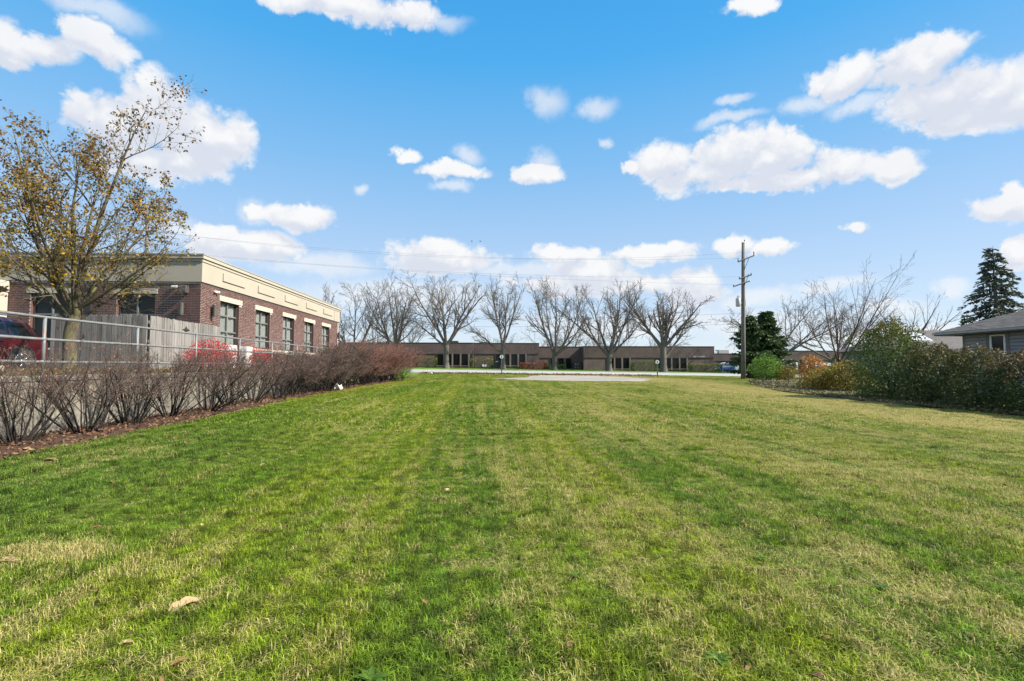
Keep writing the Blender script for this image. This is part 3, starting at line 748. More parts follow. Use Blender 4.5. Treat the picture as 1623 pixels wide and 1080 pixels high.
def office_window(place, o, rows_f, curtain):
    """two columns of panes; place(a, z, d)"""
    a, b, z0, z1 = o
    def bx(mb, a0, a1, zz0, zz1, d0, d1):
        p, q = place(a0, zz0, d0), place(a1, zz1, d1)
        mb.box(min(p[0], q[0]), max(p[0], q[0]), min(p[1], q[1]), max(p[1], q[1]), min(p[2], q[2]), max(p[2], q[2]))
    w = MB(); fw = 0.06
    bx(w, a, a + fw, z0, z1, 0.11, 0.17); bx(w, b - fw, b, z0, z1, 0.11, 0.17)
    bx(w, a + fw, b - fw, z1 - fw, z1, 0.11, 0.17); bx(w, a + fw, b - fw, z0, z0 + fw, 0.11, 0.17)
    win = w.build('window', M['frame_dark'], office)
    mm = MB(); c = (a + b) / 2; bx(mm, c - 0.03, c + 0.03, z0 + fw, z1 - fw, 0.095, 0.165); mm.build('mullion', M['frame_grey'], win)
    zz = [z0 + fw] + [z0 + (z1 - z0) * f for f in rows_f] + [z1 - fw]
    for f in zz[1:-1]:
        for (p, q) in ((a + fw, c - 0.03), (c + 0.03, b - fw)):
            mm = MB(); bx(mm, p, q, f - 0.025, f + 0.025, 0.10, 0.165); mm.build('transom', M['frame_grey'], win)
    for i, (f0, f1) in enumerate(zip(zz, zz[1:])):
        for (p, q) in ((a + fw, c - 0.03), (c + 0.03, b - fw)):
            mm = MB(); bx(mm, p, q, f0 + (0.025 if i else 0), f1 - (0.025 if i < len(zz) - 2 else 0), 0.13, 0.138); mm.build('pane', M['pane'], win)
    mm = MB()
    if curtain:
        for (p, q, s) in ((a + 0.05, c - 0.01, 1), (c + 0.01, b - 0.05, 2)):
            top = z1 - 0.05
            def fn(u, v, p=p, q=q, s=s):
                aa = p + (q - p) * u
                return place(aa, z0 + 0.04 + (top - z0 - 0.04) * v, 0.20 + 0.025 * math.sin(u * 30 + s + 2 * math.sin(v * 3)) + 0.02 * math.sin(u * 11 + v * 2 * s))
            cu = MB(); cu.grid(fn, 30, 5); cu.build('curtain', M['curtain'], win, True)
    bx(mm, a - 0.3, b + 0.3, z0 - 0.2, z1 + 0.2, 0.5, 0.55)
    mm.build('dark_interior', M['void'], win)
for o in side_w: office_window(spl, o, (0.33, 0.69), True)
for o in front_w: office_window(fpl, o, (0.62,), False)
# lights, downspout, entrance pier
for (px_, py_, pz_, ax) in ((-0.62, -0.05, 2.15, 'f'), (0.05, 0.75, 2.18, 's'), (0.05, D - 0.35, 2.2, 's')):
    lm = MB(); ox, oy = (0, -0.09) if ax == 'f' else (0.09, 0)
    lm.tube([(px_ + ox, py_ + oy, pz_), (px_ + ox, py_ + oy, pz_ + 0.46)], 0.085, 16, True)
    lm.box(px_ + ox * 0.4 - 0.04, px_ + ox * 0.4 + 0.04, py_ + oy * 0.4 - 0.04, py_ + oy * 0.4 + 0.04, pz_ + 0.15, pz_ + 0.3)
    lm.build('wall_light', M['fixture'], office, False)
lm = MB(); lm.rbox(-0.68, -0.42, -0.22, -0.01, 3.0, 3.27, 0.02); lm.box(-0.66, -0.50, -0.228, -0.222, 3.04, 3.15); fl = lm.build('floodlight', M['fixture'], office)
for (cx, cy, hz) in ((-0.95, -0.06, 3.2), (0.06, 0.95, 3.16)):
    lm = MB()
    if cx < -0.5: lm.rbox(cx - 0.1, cx + 0.06, cy - 0.05, cy + 0.05, hz, hz + 0.07, 0.01); lm.disc_prism((cx + 0.11, cy - 0.06, hz + 0.03), (0.3, -1, -0.3), 0.04, 0.06, 12)
    else: lm.rbox(cx - 0.05, cx + 0.05, cy - 0.1, cy + 0.06, hz, hz + 0.07, 0.01); lm.disc_prism((cx + 0.06, cy + 0.12, hz + 0.03), (1, 0.3, -0.3), 0.04, 0.06, 12)
    lm.build('emergency_light', M['white_plastic'], office)
lm = MB(); lm.box(-4.11, -3.93, -0.15, -0.012, 0.1, FB - 0.02)
for z in (1.2, 2.6): lm.box(-4.14, -3.90, -0.155, -0.012, z, z + 0.05)
lm.build('downspout', M['metal_dark'], office)
ent = MB(); ent.box(-7.45, -7.02, -0.35, -0.02, 0, 3.0); ent.build('entrance_pier', M['limestone'], office)
ent = MB(); ent.box(XL, -6.98, -0.42, -0.02, 3.002, 3.40); ent.build('entrance_beam', M['limestone'], office)
ent = MB(); ent.poly([(-6.6, -0.40, 3.0), (-7.02, -0.44, 3.22), (-7.02, -0.44, 2.9)]); ent.box(XL, -7.0, -1.0, -0.43, 2.82, 2.9); ent.build('entrance_awning', M['metal_dark'], office)

# ------------------------------------------------------------------ board fence
fence = thing('board_fence', 'weathered grey dog eared board fence at the corner of the brick building', 'fence', (-10.6, 16.2, LOT))
pk_meshes = []
for k in range(5):
    w = 0.142 + rng.uniform(-0.006, 0.006); p = MB()
    prof_ = [(0, 0), (w, 0), (w, 1.745), (w - 0.03, 1.785), (0.03, 1.785), (0, 1.745)]
    i = len(p.v); p.v += [(x, 0, z) for x, z in prof_] + [(x, 0.019, z) for x, z in prof_]
    p.f += [tuple(range(6)), tuple(range(11, 5, -1))] + [(s, s + 6, (s + 1) % 6 + 6, (s + 1) % 6) for s in range(6)]; p.m += [0] * 8
    pk_meshes.append(p.mesh('picket', M['fence_wood']))
x = -2.95
while x < -0.08:
    o = link_mesh('picket', pk_meshes[rng.randrange(5)], fence, (x, rng.uniform(-0.004, 0.004), 0.03 + rng.uniform(-0.015, 0.012)), (0, rng.uniform(-0.006, 0.006), 0)); x += 0.152
y = 0.06
while y < 4.6:
    o = link_mesh('picket', pk_meshes[rng.randrange(5)], fence, (-0.005 - 0.055 * y, y, 0.02 + rng.uniform(-0.015, 0.012)), (rng.uniform(-0.006, 0.006), 0, math.pi / 2 + 0.06)); y += 0.152
for z in (0.3, 0.95, 1.55):
    m = MB(); m.box(-2.95, -0.03, 0.022, 0.06, z, z + 0.09); m.build('fence_rail', M['fence_wood'], fence)
    m = MB(); m.tube([(-0.05, 0.06, z), (-0.31, 4.6, z)], 0.04, 4, True); m.build('fence_rail', M['fence_wood'], fence)
for (x, y) in ((-2.9, 0.1), (-1.5, 0.1), (-0.09, 0.12), (-0.22, 2.3), (-0.30, 4.62)):
    m = MB(); m.box(x - 0.045, x + 0.045, y - 0.045, y + 0.045, 0, 1.83 if y > 4 else 1.7); m.build('fence_post', M['fence_wood'], fence)
m = MB()
c = Vector((-0.115 + 0.012, 2.1, 1.5))
for k in range(8):
    a0, a1 = k * math.pi / 4, (k + 1) * math.pi / 4
    r0, r1 = (0.14, 0.06) if k % 2 == 0 else (0.06, 0.14)
    sy = 1.7
    m.tri((c.x + 0.012, c.y, c.z), (c.x, c.y + sy * r0 * math.cos(a0), c.z + r0 * math.sin(a0)), (c.x, c.y + sy * r1 * math.cos(a1), c.z + r1 * math.sin(a1)))
m.build('iron_ornament', M['metal_dark'], fence)

# white utility cabinets in front of the building
for (x, y, w, d, h, lab) in ((-9.75, 19.2, 0.55, 0.5, 1.0, 'wide off white utility cabinet beside the board fence end'), (-9.62, 20.35, 0.4, 0.45, 0.98, 'narrow off white utility cabinet in front of the brick wall between two windows')):
    cab = thing('utility_cabinet', lab, 'utility cabinet', (x, y, LOT), 0.0, 'white cabinets by the brick building')
    m = MB(); m.rbox(-w / 2, w / 2, -d / 2, d / 2, 0.08, h, 0.02); m.build('body', M['cab_white'], cab)
    m = MB(); m.box(w / 2 + 0.002, w / 2 + 0.014, -d / 2 + 0.04, d / 2 - 0.04, 0.14, h - 0.08); m.box(-w / 2 + 0.04, w / 2 - 0.04, -d / 2 - 0.014, -d / 2 - 0.002, 0.14, h - 0.08); dr = m.build('door', M['cab_white'], cab)
    m = MB(); m.box(w / 2 - 0.12, w / 2 - 0.07, -d / 2 - 0.04, -d / 2 - 0.014, 0.5, 0.6); m.build('handle', M['metal_dark'], dr)
    m = MB(); m.box(-w / 2 - 0.08, w / 2 + 0.08, -d / 2 - 0.08, d / 2 + 0.08, 0.0, 0.08); m.build('base', M['concrete'], cab)
m = MB(); m.box(-9.70, -9.60, 19.75, 19.85, LOT, LOT + 1.02); tag(m.build('bollard', M['metal_dark']), 'dark square bollard standing between the two white utility cabinets', 'bollard')

# ------------------------------------------------------------------ vehicles
def loft(stations, nlev=9):
    """stations: (y, half_width_low, z_low, z_belt, half_width_roof, z_top) -> skin"""
    m = MB(); rings = []
    for (y, hw, zl, zb, hr, zt) in stations:
        half = [(0.0, zl), (hw * 0.86, zl), (hw * 0.97, zl + 0.08), (hw, zl + (zb - zl) * 0.45), (hw * 0.985, zb - 0.06), (hw * 0.95, zb),
                (hw * 0.95 + (hr - hw * 0.95) * 0.55, zb + (zt - zb) * 0.6), (hr, zt - (zt - zb) * 0.10), (hr * 0.86, zt - 0.015 * (zt > zb + .1)), (0.0, zt)]
        ring_ = [(x, y, z) for x, z in half] + [(-x, y, z) for x, z in reversed(half[1:-1])]
        rings.append(ring_)
    n = len(rings[0])
    for r in rings: m.v += r
    for j in range(len(rings) - 1):
        for s in range(n):
            a, b = j * n + s, j * n + (s + 1) % n
            m.f.append((a, b, b + n, a + n)); m.m.append(0)
    m.f.append(tuple(range(n))); m.f.append(tuple(reversed(range((len(rings) - 1) * n, len(rings) * n)))); m.m += [0, 0]
    bmx = bmesh.new(); me = m.mesh('tmp', []); bmx.from_mesh(me); bmesh.ops.recalc_face_normals(bmx, faces=bmx.faces); bmx.to_mesh(me); bmx.free()
    return me, rings
def make_vehicle(name, label, cat, loc, rotz, paint, kind):
    v = thing(name, label, cat, loc, rotz)
    hw = 0.94
    if kind == 'suv':
        stn = [(0.0, 0.80, 0.42, 0.86, 0.70, 0.90), (0.06, 0.88, 0.33, 0.98, 0.72, 1.04), (0.22, 0.93, 0.28, 1.04, 0.66, 1.22), (0.55, 0.94, 0.24, 1.05, 0.66, 1.55), (1.2, 0.94, 0.24, 1.05, 0.68, 1.63), (2.2, 0.94, 0.24, 1.04, 0.68, 1.64), (2.75, 0.94, 0.24, 1.03, 0.66, 1.56), (3.45, 0.94, 0.24, 1.0, 0.70, 1.08), (3.6, 0.93, 0.24, 0.99, 0.74, 1.04), (4.3, 0.90, 0.26, 0.90, 0.72, 0.94), (4.62, 0.78, 0.34, 0.74, 0.62, 0.78)]
        wins = [(0.62, 1.32, 1.10, 1.48, 'rear_quarter_window'), (1.42, 2.22, 1.10, 1.52, 'rear_door_window'), (2.32, 3.05, 1.08, 1.42, 'front_door_window')]
        wheels = (0.98, 3.72); L = 4.62
    else:
        stn = [(0.0, 0.86, 0.45, 1.0, 0.80, 1.75), (0.1, 0.94, 0.32, 1.1, 0.84, 1.98), (0.8, 0.96, 0.28, 1.1, 0.86, 2.08), (3.0, 0.96, 0.28, 1.1, 0.86, 2.08), (3.6, 0.96, 0.28, 1.1, 0.82, 1.98), (4.4, 0.95, 0.28, 1.08, 0.76, 1.22), (4.6, 0.93, 0.28, 1.05, 0.76, 1.1), (5.1, 0.80, 0.36, 0.8, 0.7, 0.9)]
        wins = [(0.4, 1.5, 1.2, 1.75, 'side_window'), (1.65, 2.7, 1.2, 1.75, 'side_window'), (2.9, 3.9, 1.2, 1.68, 'front_door_window')]
        wheels = (0.95, 4.2); L = 5.1
    me, rings = loft(stn)
    me.materials.append(paint); me.polygons.foreach_set('use_smooth', [True] * len(me.polygons)); me.update()
    link_mesh('body', me, v)
    def side_x(y, z):
        for a, b in zip(stn, stn[1:]):
            if a[0] <= y <= b[0]:
                t = (y - a[0]) / (b[0] - a[0]); q = [a[k] + (b[k] - a[k]) * t for k in range(6)]
                break
        hwx, zb, hr, zt = q[1], q[3], q[4], q[5]
        if z <= zb: return hwx
        pts = [(hwx * 0.95, zb), (hwx * 0.95 + (hr - hwx * 0.95) * 0.55, zb + (zt - zb) * 0.6), (hr, zt - (zt - zb) * 0.10), (hr * 0.86, zt)]
        for (xa, za), (xb, zb2) in zip(pts, pts[1:]):
            if z <= zb2: return xa + (xb - xa) * (z - za) / max(1e-6, zb2 - za)
        return hr * 0.86
    for s in (1, -1):
        for (y0, y1, z0, z1, nm) in wins:
            m = MB()
            m.grid(lambda u, w: (s * (side_x(y0 + (y1 - y0) * u + (0.16 * w * (1 if y0 < 1 and kind == 'suv' else 0)) * (1 - u), z0 + (z1 - z0) * w) + 0.006), y0 + (y1 - y0) * u + (0.16 * w * (1 if y0 < 1 and kind == 'suv' else 0)) * (1 - u), z0 + (z1 - z0) * w), 6, 4)
            m.build(nm, M['car_glass'], v, True)
        if kind == 'suv':
            m = MB(); m.tube([(s * 0.60, 0.7, 1.60), (s * 0.62, 0.85, 1.665), (s * 0.63, 2.3, 1.685), (s * 0.61, 2.55, 1.62)], 0.02, 8, True); m.build('roof_rail', M['chrome'], v, True)
            m = MB(); m.tube([(s * (side_x(y, 1.08) + 0.004), y, 1.082) for y in (0.62, 1.2, 2.0, 2.6, 3.1)], 0.012, 6, True); m.build('window_trim', M['chrome'], v, True)
            for y in (1.5, 2.4):
                m = MB(); m.rbox(s * 0.935 - 0.02, s * 0.935 + 0.02, y, y + 0.18, 0.90, 0.93, 0.006); m.build('door_handle', paint, v)
            m = MB(); m.grid(lambda u, w: (s * (0.70 + 0.17 * u + 0.0 * w) * (1 - 0.05 * w), 0.02 + 0.12 * w - 0.012 + 0.2 * max(0, u - 0.6), 0.88 + 0.2 * w), 4, 3); m.build('tail_lamp', M['lamp_red'], v, True)
        for y in wheels:
            w = thing_part('wheel', v, (s * 0.86, y, 0.36))
            m = MB(); m.tube([(-0.11, 0, 0), (-0.09, 0, 0), (0.085, 0, 0), (0.105, 0, 0)], [0.31, 0.36, 0.36, 0.31], 28, True); m.build('tyre', M['rubber'], w, True)
            m = MB(); sgn = s * 0.108
            m.disc_prism((sgn, 0, 0), (1, 0, 0), 0.08, 0.02, 14)
            for k in range(5):
                a = k * 2 * math.pi / 5
                m.tube([(sgn, 0.05 * math.cos(a), 0.05 * math.sin(a)), (sgn * 0.95, 0.23 * math.cos(a), 0.23 * math.sin(a))], [0.03, 0.04], 6, True)
            ringp = [(sgn * 0.95, 0.235 * math.cos(k * math.pi / 12), 0.235 * math.sin(k * math.pi / 12)) for k in range(25)]
            m.tube(ringp, 0.016, 6); m.build('rim', M['chrome'], w, True)
            m = MB(); arc = [(s * 0.935, y + 0.43 * math.cos(k * math.pi / 10), 0.36 + 0.43 * math.sin(k * math.pi / 10)) for k in range(11)]
            m.tube(arc, 0.035, 6, True); m.build('wheel_arch', M['rubber'] if kind == 'suv' else paint, v, True)
            m = MB(); m.disc_prism((s * 0.935, y, 0.36), (1, 0, 0), 0.42, 0.02, 28); m.build('wheel_well', M['void'], v)
    # rear and front glass
    m = MB()
    a, b = (stn[2], stn[3]) if kind == 'suv' else (stn[0], stn[1])
    z0, z1 = (1.24, 1.52) if kind == 'suv' else (1.15, 1.72)
    y0, y1 = (0.24, 0.535) if kind == 'suv' else (-0.01, 0.02)
    m.quad((-0.66, y0 - 0.02, z0), (0.66, y0 - 0.02, z0), (0.58, y1 - 0.02, z1), (-0.58, y1 - 0.02, z1)); m.build('rear_window', M['car_glass'], v)
    m = MB(); a, b = (stn[7], stn[6]) if kind == 'suv' else (stn[5], stn[4])
    m.quad((0.64, a[0] - 0.05, a[5] + 0.07), (-0.64, a[0] - 0.05, a[5] + 0.07), (-0.56, b[0] + 0.08, b[5] - 0.02), (0.56, b[0] + 0.08, b[5] - 0.02)); m.build('windscreen', M['car_glass'], v)
    m = MB(); m.rbox(-0.55, 0.55, -0.05, 0.0, 0.42, 0.52, 0.01); m.build('rear_bumper', M['metal_dark'], v)
    return v
def thing_part(name, parent, loc):
    o = bpy.data.objects.new(name, None); C.objects.link(o); o.parent = parent; o.location = loc; return o
make_vehicle('parked_car', 'maroon sport utility car parked beside the board fence behind the railing', 'car', (-14.35, 16.1, LOT), math.pi, M['car_red'], 'suv')
make_vehicle('parked_van', 'white van parked behind the blue sign across the road', 'van', (50.3, 99.5, gz(49, 99)), R(65), M['car_white'], 'van')
make_vehicle('parked_car', 'silver car parked beyond the road behind the bright green shrub', 'car', (53.3, 98, gz(53, 98)), R(-60), M['car_silver'], 'suv')
make_vehicle('parked_car', 'dark maroon car parked beyond the wire fence in front of the far brown building', 'car', (66.8, 97.5, gz(64, 98)), R(80), M['metal_dark'], 'suv')

# ------------------------------------------------------------------ trees and shrubs
def rvec(r):
    while True:
        v = Vector((r.uniform(-1, 1), r.uniform(-1, 1), r.uniform(-1, 1)))
        if 0.05 < v.length < 1: return v.normalized()
def polyline(r, p, d, L, n, wob, up):
    pts = [p.copy()]; d = d.normalized()
    for k in range(n):
        d = (d + rvec(r) * wob + Vector((0, 0, up))).normalized()
        p = p + d * (L / n); pts.append(p.copy())
    return pts, d
def branch_tree(r, mb, p, d, L, rad, lev, spec, leaves=None):
    """spec[lev] = dict(n seg, wob, up, kids, ang, frac, start, sides, tip)"""
    s = spec[lev]
    pts, dl = polyline(r, p, d, L, s['seg'], s['wob'], s['up'])
    n = len(pts); tip = s.get('tip', 0.25)
    rads = [max(s.get('min', 0.0), rad * (1 - (1 - tip) * k / (n - 1))) for k in range(n)]
    mb.tube([tuple(q) for q in pts], rads, s['sides'])
    if lev + 1 < len(spec):
        kids = r.randint(*s['kids'])
        for k in range(kids):
            f = s['start'] + (1 - s['start']) * ((k + r.uniform(0.1, 0.9)) / kids)
            i = min(n - 2, int(f * (n - 1))); tt = f * (n - 1) - i
            q = pts[i].lerp(pts[i + 1], min(1, tt)); dd = (pts[i + 1] - pts[i]).normalized()
            side = dd.orthogonal().normalized()
            side.rotate(Matrix.Rotation(r.uniform(0, 2 * math.pi), 3, dd))
            a = R(r.uniform(*s['ang']))
            nd = dd * math.cos(a) + side * math.sin(a)
            nl = L * r.uniform(*s['frac']) * (1.0 - 0.45 * (f - s['start']) / max(1e-6, 1 - s['start']))
            rr = (rads[i] + (rads[i + 1] - rads[i]) * min(1, tt)) * r.uniform(0.45, 0.7)
            branch_tree(r, mb, q, nd, nl, rr, lev + 1, spec, leaves)
    if leaves is not None and lev >= len(spec) - 2:
        for k in range(1, n): leaves.append((pts[k], (pts[k] - pts[k - 1]).normalized(), lev))
def add_leaf(mb, r, p, size, d=None, aspect=0.5, mi=0):
    a = rvec(r) if d is None else (d + rvec(r) * 0.9).normalized()
    b = a.cross(rvec(r))
    if b.length < 1e-3: b = a.orthogonal()
    b = b.normalized() * size * aspect * 0.5; a = a * size
    c = a * 0.45
    mb.quad(tuple(p), tuple(p + c + b), tuple(p + a), tuple(p + c - b), mi)

# bare street trees
STREET = [dict(seg=8, wob=0.10, up=0.05, kids=(8, 10), ang=(25, 55), frac=(0.38, 0.6), start=0.22, sides=6, tip=0.2, min=0.026),
          dict(seg=6, wob=0.16, up=0.09, kids=(6, 8), ang=(25, 60), frac=(0.38, 0.6), start=0.15, sides=4, tip=0.35, min=0.022),
          dict(seg=4, wob=0.22, up=0.05, kids=(3, 5), ang=(25, 60), frac=(0.35, 0.6), start=0.15, sides=3, tip=0.6, min=0.019),
          dict(seg=3, wob=0.25, up=0.02, kids=(0, 0), ang=(0, 1), frac=(0, 1), start=0.2, sides=3, tip=0.8, min=0.016)]
def street_tree(x, y, label, seed, H=16.6, fork=3.0, limbs=5, spread=(18, 44), trunk_r=0.46, group='bare street trees across the road', lean=(0, 0), spec=STREET, name='bare_tree', bark='bark_grey', side_limb=None, sink=0.1, az0=None):
    r = random.Random(seed)
    if spec is STREET: H = fork + (H - fork) * 0.80
    t = thing(name, label, 'tree', (x, y, gz(x, y)), 0, group)
    tr = MB(); top = Vector((lean[0], lean[1], fork))
    n = 7
    pts = [(lean[0] * (k / n) ** 1.5, lean[1] * (k / n) ** 1.5, -sink + (fork + sink) * k / n) for k in range(n + 1)]
    rads = [trunk_r * (1.45 if k == 0 else 1.14 if k == 1 else 1.0 - 0.02 * k) for k in range(n + 1)]; rads[-1] *= 1.06
    tr.tube(pts, rads, 10); tr.build('trunk', M[bark], t, True)
    cr = MB()
    off = r.uniform(0, 6.28) if az0 is None else az0
    for k in range(limbs):
        a = off + 2 * math.pi * k / limbs + r.uniform(-0.35, 0.35); e = R(r.uniform(*spread))
        d = Vector((math.sin(e) * math.cos(a), math.sin(e) * math.sin(a), math.cos(e)))
        L = (H - fork) * r.uniform(0.88, 1.08) / max(0.75, math.cos(e))
        st = top - Vector((0, 0, r.uniform(0.05, 0.5)))
        branch_tree(r, cr, st, d, L, trunk_r * r.uniform(0.45, 0.62), 0, spec)
    if side_limb:
        for (a, e, L, z) in side_limb:
            d = Vector((math.sin(R(e)) * math.cos(R(a)), math.sin(R(e)) * math.sin(R(a)), math.cos(R(e))))
            branch_tree(r, cr, Vector((0, 0, z)), d, L, trunk_r * 0.45, 0, spec)
    cr.build('crown', M[bark], t, True)
    return t

street_tree(-24.8, 92, 'bare tree rising beside the far corner of the brick office', 11, 14.5, 2.2, 5, (20, 50), 0.42, lean=(0.5, 0))
street_tree(-17.0, 92, 'bare tree with low fork rising behind the reddish end of the hedge', 12, 16.2, 2.4, 6, (12, 38), 0.48)
street_tree(-7.7, 91, 'bare straight trunked tree in front of the dark windows beyond the manhole cover', 13, 16.6, 4.2, 6, (11, 37), 0.52, side_limb=[(175, 52, 7.5, 3.8)])
street_tree(2.5, 91, 'bare narrow crowned tree beside the dark transformer cabinet and round marker', 14, 16.4, 4.4, 5, (10, 30), 0.42, side_limb=[(178, 46, 8.5, 2.6)])
street_tree(11.8, 91, 'bare tree next to the rust coloured clipped hedge', 15, 16.8, 2.6, 4, (12, 40), 0.50, side_limb=[(5, 55, 8.0, 2.6)])
street_tree(21.8, 91, 'bare wide low forked tree at the step in the brown building wall', 16, 16.6, 3.0, 5, (10, 42), 0.50, side_limb=[(180, 44, 9.0, 2.6), (4, 46, 9.5, 2.6)])
street_tree(31.8, 91, 'bare thick trunked tree behind the round marker near the white wall lettering', 17, 15.6, 4.6, 7, (10, 45), 0.60, side_limb=[(8, 40, 9.5, 2.2)])
STREET_LOW = [dict(STREET[0], up=0.01), dict(STREET[1], up=0.03), STREET[2], STREET[3]]
street_tree(53.5, 91, 'bare spreading tree showing behind the utility pole and the dark evergreen', 18, 12.5, 3.0, 6, (30, 66), 0.40, spec=STREET_LOW)
street_tree(63.2, 90, 'bare crooked tree in front of the far brown building beyond the wire fence', 19, 11.5, 3.0, 5, (30, 62), 0.38, spec=STREET_LOW)
# background trees beyond the brown building
FARS = [dict(seg=5, wob=0.16, up=0.05, kids=(7, 9), ang=(25, 60), frac=(0.4, 0.65), start=0.15, sides=4, tip=0.3, min=0.02),
        dict(seg=4, wob=0.22, up=0.05, kids=(6, 8), ang=(25, 60), frac=(0.4, 0.7), start=0.12, sides=3, tip=0.5, min=0.02),
        dict(seg=3, wob=0.26, up=0.02, kids=(0, 0), ang=(0, 1), frac=(0, 1), start=0.2, sides=3, tip=0.8, min=0.018)]
for k, (x, y, H, seed, sp) in enumerate(((-30, 135, 13.5, 31, 6), (-22, 140, 13, 32, 6), (2, 142, 9.0, 33, 6), (17, 140, 9.8, 34, 6), (24, 144, 10.5, 35, 6), (31, 141, 10.3, 36, 6), (38, 146, 9.8, 37, 5), (51, 148, 9.0, 38, 5))):
    street_tree(x, y, 'small bare tree top showing over the roof of the long brown building', seed, H, 3.0, sp, (15, 62), 0.25, 'distant bare trees over the brown roof', spec=FARS)

# near bare tree on the neighbour's side: many straight stems
VASE = [dict(seg=7, wob=0.06, up=0.03, kids=(7, 8), ang=(18, 38), frac=(0.35, 0.6), start=0.15, sides=6, tip=0.12, min=0.006),
        dict(seg=5, wob=0.12, up=0.05, kids=(4, 5), ang=(18, 40), frac=(0.35, 0.6), start=0.2, sides=4, tip=0.3, min=0.005),
        dict(seg=3, wob=0.16, up=0.02, kids=(2, 4), ang=(20, 50), frac=(0.35, 0.6), start=0.2, sides=3, tip=0.5, min=0.004),
        dict(seg=2, wob=0.2, up=0.0, kids=(0, 0), ang=(0, 1), frac=(0, 1), start=0.2, sides=3, tip=0.8, min=0.004)]
street_tree(21.4, 30, 'bare reddish brown vase shaped tree behind the gold leaved shrub', 41, 6.0, 1.5, 6, (6, 60), 0.09, None, spec=VASE, bark='bark_brown')
street_tree(39.2, 46, 'bare crooked tree behind the roof with the white skylight', 43, 7.4, 2.6, 6, (25, 70), 0.17, None, spec=VASE, bark='bark_grey')

# autumn tree in the strip behind the railing
AUT = [dict(seg=8, wob=0.09, up=0.04, kids=(9, 11), ang=(28, 54), frac=(0.30, 0.48), start=0.15, sides=7, tip=0.12, min=0.006),
       dict(seg=6, wob=0.14, up=0.02, kids=(6, 8), ang=(28, 60), frac=(0.35, 0.65), start=0.15, sides=5, tip=0.25, min=0.004),
       dict(seg=4, wob=0.2, up=0.0, kids=(3, 5), ang=(25, 60), frac=(0.35, 0.7), start=0.2, sides=3, tip=0.4, min=0.003),
       dict(seg=3, wob=0.22, up=0.0, kids=(0, 0), ang=(0, 1), frac=(0, 1), start=0.2, sides=3, tip=0.8, min=0.0025)]
def autumn_tree():
    r = random.Random(77)
    t = thing('autumn_tree', 'tree with yellow and brown autumn leaves in front of the brick building', 'tree', (-10.45, 13.0, LOT))
    tr = MB(); n = 8
    tr.tube([(0.03 * math.sin(k), 0.02 * k, -0.05 + 1.75 * k / n) for k in range(n + 1)], [0.19, 0.155] + [0.142 - 0.001 * k for k in range(n - 1)], 14)
    tr.build('trunk', M['bark_moss'], t, True)
    cr = MB(); leaves = []
    limbs = [(1.66, 7, 30, 5.5, 0.075), (1.55, 12, 150, 5.3, 0.068), (1.35, 18, 215, 4.8, 0.056), (1.62, 22, 335, 3.9, 0.052), (1.6, 34, 175, 3.7, 0.05), (1.5, 24, 250, 3.7, 0.045), (1.62, 63, 358, 3.3, 0.042), (1.45, 32, 80, 3.8, 0.045), (1.5, 36, 185, 4.2, 0.048),
             (1.3, 56, 8, 2.6, 0.036), (1.25, 60, 165, 3.6, 0.042), (1.35, 55, 265, 2.8, 0.034), (1.7, 28, 20, 3.9, 0.045), (1.4, 50, 310, 2.7, 0.034), (1.5, 44, 350, 3.0, 0.036)]
    for (z, e, a, L, rad) in limbs:
        d = Vector((math.sin(R(e)) * math.cos(R(a)), math.sin(R(e)) * math.sin(R(a)), math.cos(R(e))))
        branch_tree(r, cr, Vector((0, 0.15, z)), d, L, rad, 0, AUT, leaves)
    cr.build('limbs', M['bark_moss'], t, True)
    ly, lb = MB(), MB()
    for (p, d, lev) in leaves:
        h = p.z / 7.4; R0 = math.hypot(p.x, p.y)
        dens = 1.0 if h < 0.45 else 0.85
        if lev < len(AUT) - 1: dens *= 0.7
        if p.z < 1.9 + 0.4 * r.random(): continue
        if mnoise.noise(p * 1.5) < -0.22: continue
        if p.x > 0.35 and h < 0.55 and r.random() < 0.72: continue
        if r.random() > dens: continue
        for _ in range(r.choice((1, 1, 2)) if h < 0.5 else r.choice((1, 2, 2))):
            q = p + rvec(r) * r.uniform(0.0, 0.16)
            yellow = r.random() < (1.06 - 1.15 * h)
            add_leaf(ly if yellow else lb, r, q, r.uniform(0.055, 0.10), Vector((0, 0, -0.6)) + d * 0.4, 0.62)
    ly.build('yellow_leaves', M['yellow_leaf'], t, kind='stuff'); lb.build('brown_leaves', M['brown_leaf'], t, kind='stuff')
autumn_tree()

# bare hedge shrubs along the wall: five shrub meshes in two densities, shared
SHR = [dict(seg=5, wob=0.17, up=0.05, kids=(5, 7), ang=(15, 45), frac=(0.3, 0.55), start=0.35, sides=5, tip=0.3, min=0.0025),
       dict(seg=4, wob=0.18, up=0.05, kids=(5, 7), ang=(20, 55), frac=(0.35, 0.6), start=0.2, sides=3, tip=0.5, min=0.0025),
       dict(seg=3, wob=0.24, up=0.03, kids=(2, 3), ang=(20, 60), frac=(0.4, 0.7), start=0.2, sides=3, tip=0.7, min=0.002),
       dict(seg=2, wob=0.25, up=0.02, kids=(0, 0), ang=(0, 1), frac=(0, 1), start=0.2, sides=3, tip=0.8, min=0.002)]
SHR_D = [dict(SHR[0], kids=(8, 10), start=0.25), dict(SHR[1], kids=(5, 7), min=0.004), dict(SHR[2], kids=(3, 4), min=0.0035), dict(SHR[3], min=0.0035)]
class Split(MB):
    """sends thick stems to one mesh and thin twigs to another"""
    def __init__(self, thr): super().__init__(); self.thin = MB(); self.thr = thr
    def tube(self, pts, rad, n=6, cap=False, mi=0):
        if rad[0] < self.thr: self.thin.tube(pts, rad, n, cap, mi)
        else: MB.tube(self, pts, rad, n, cap, mi)
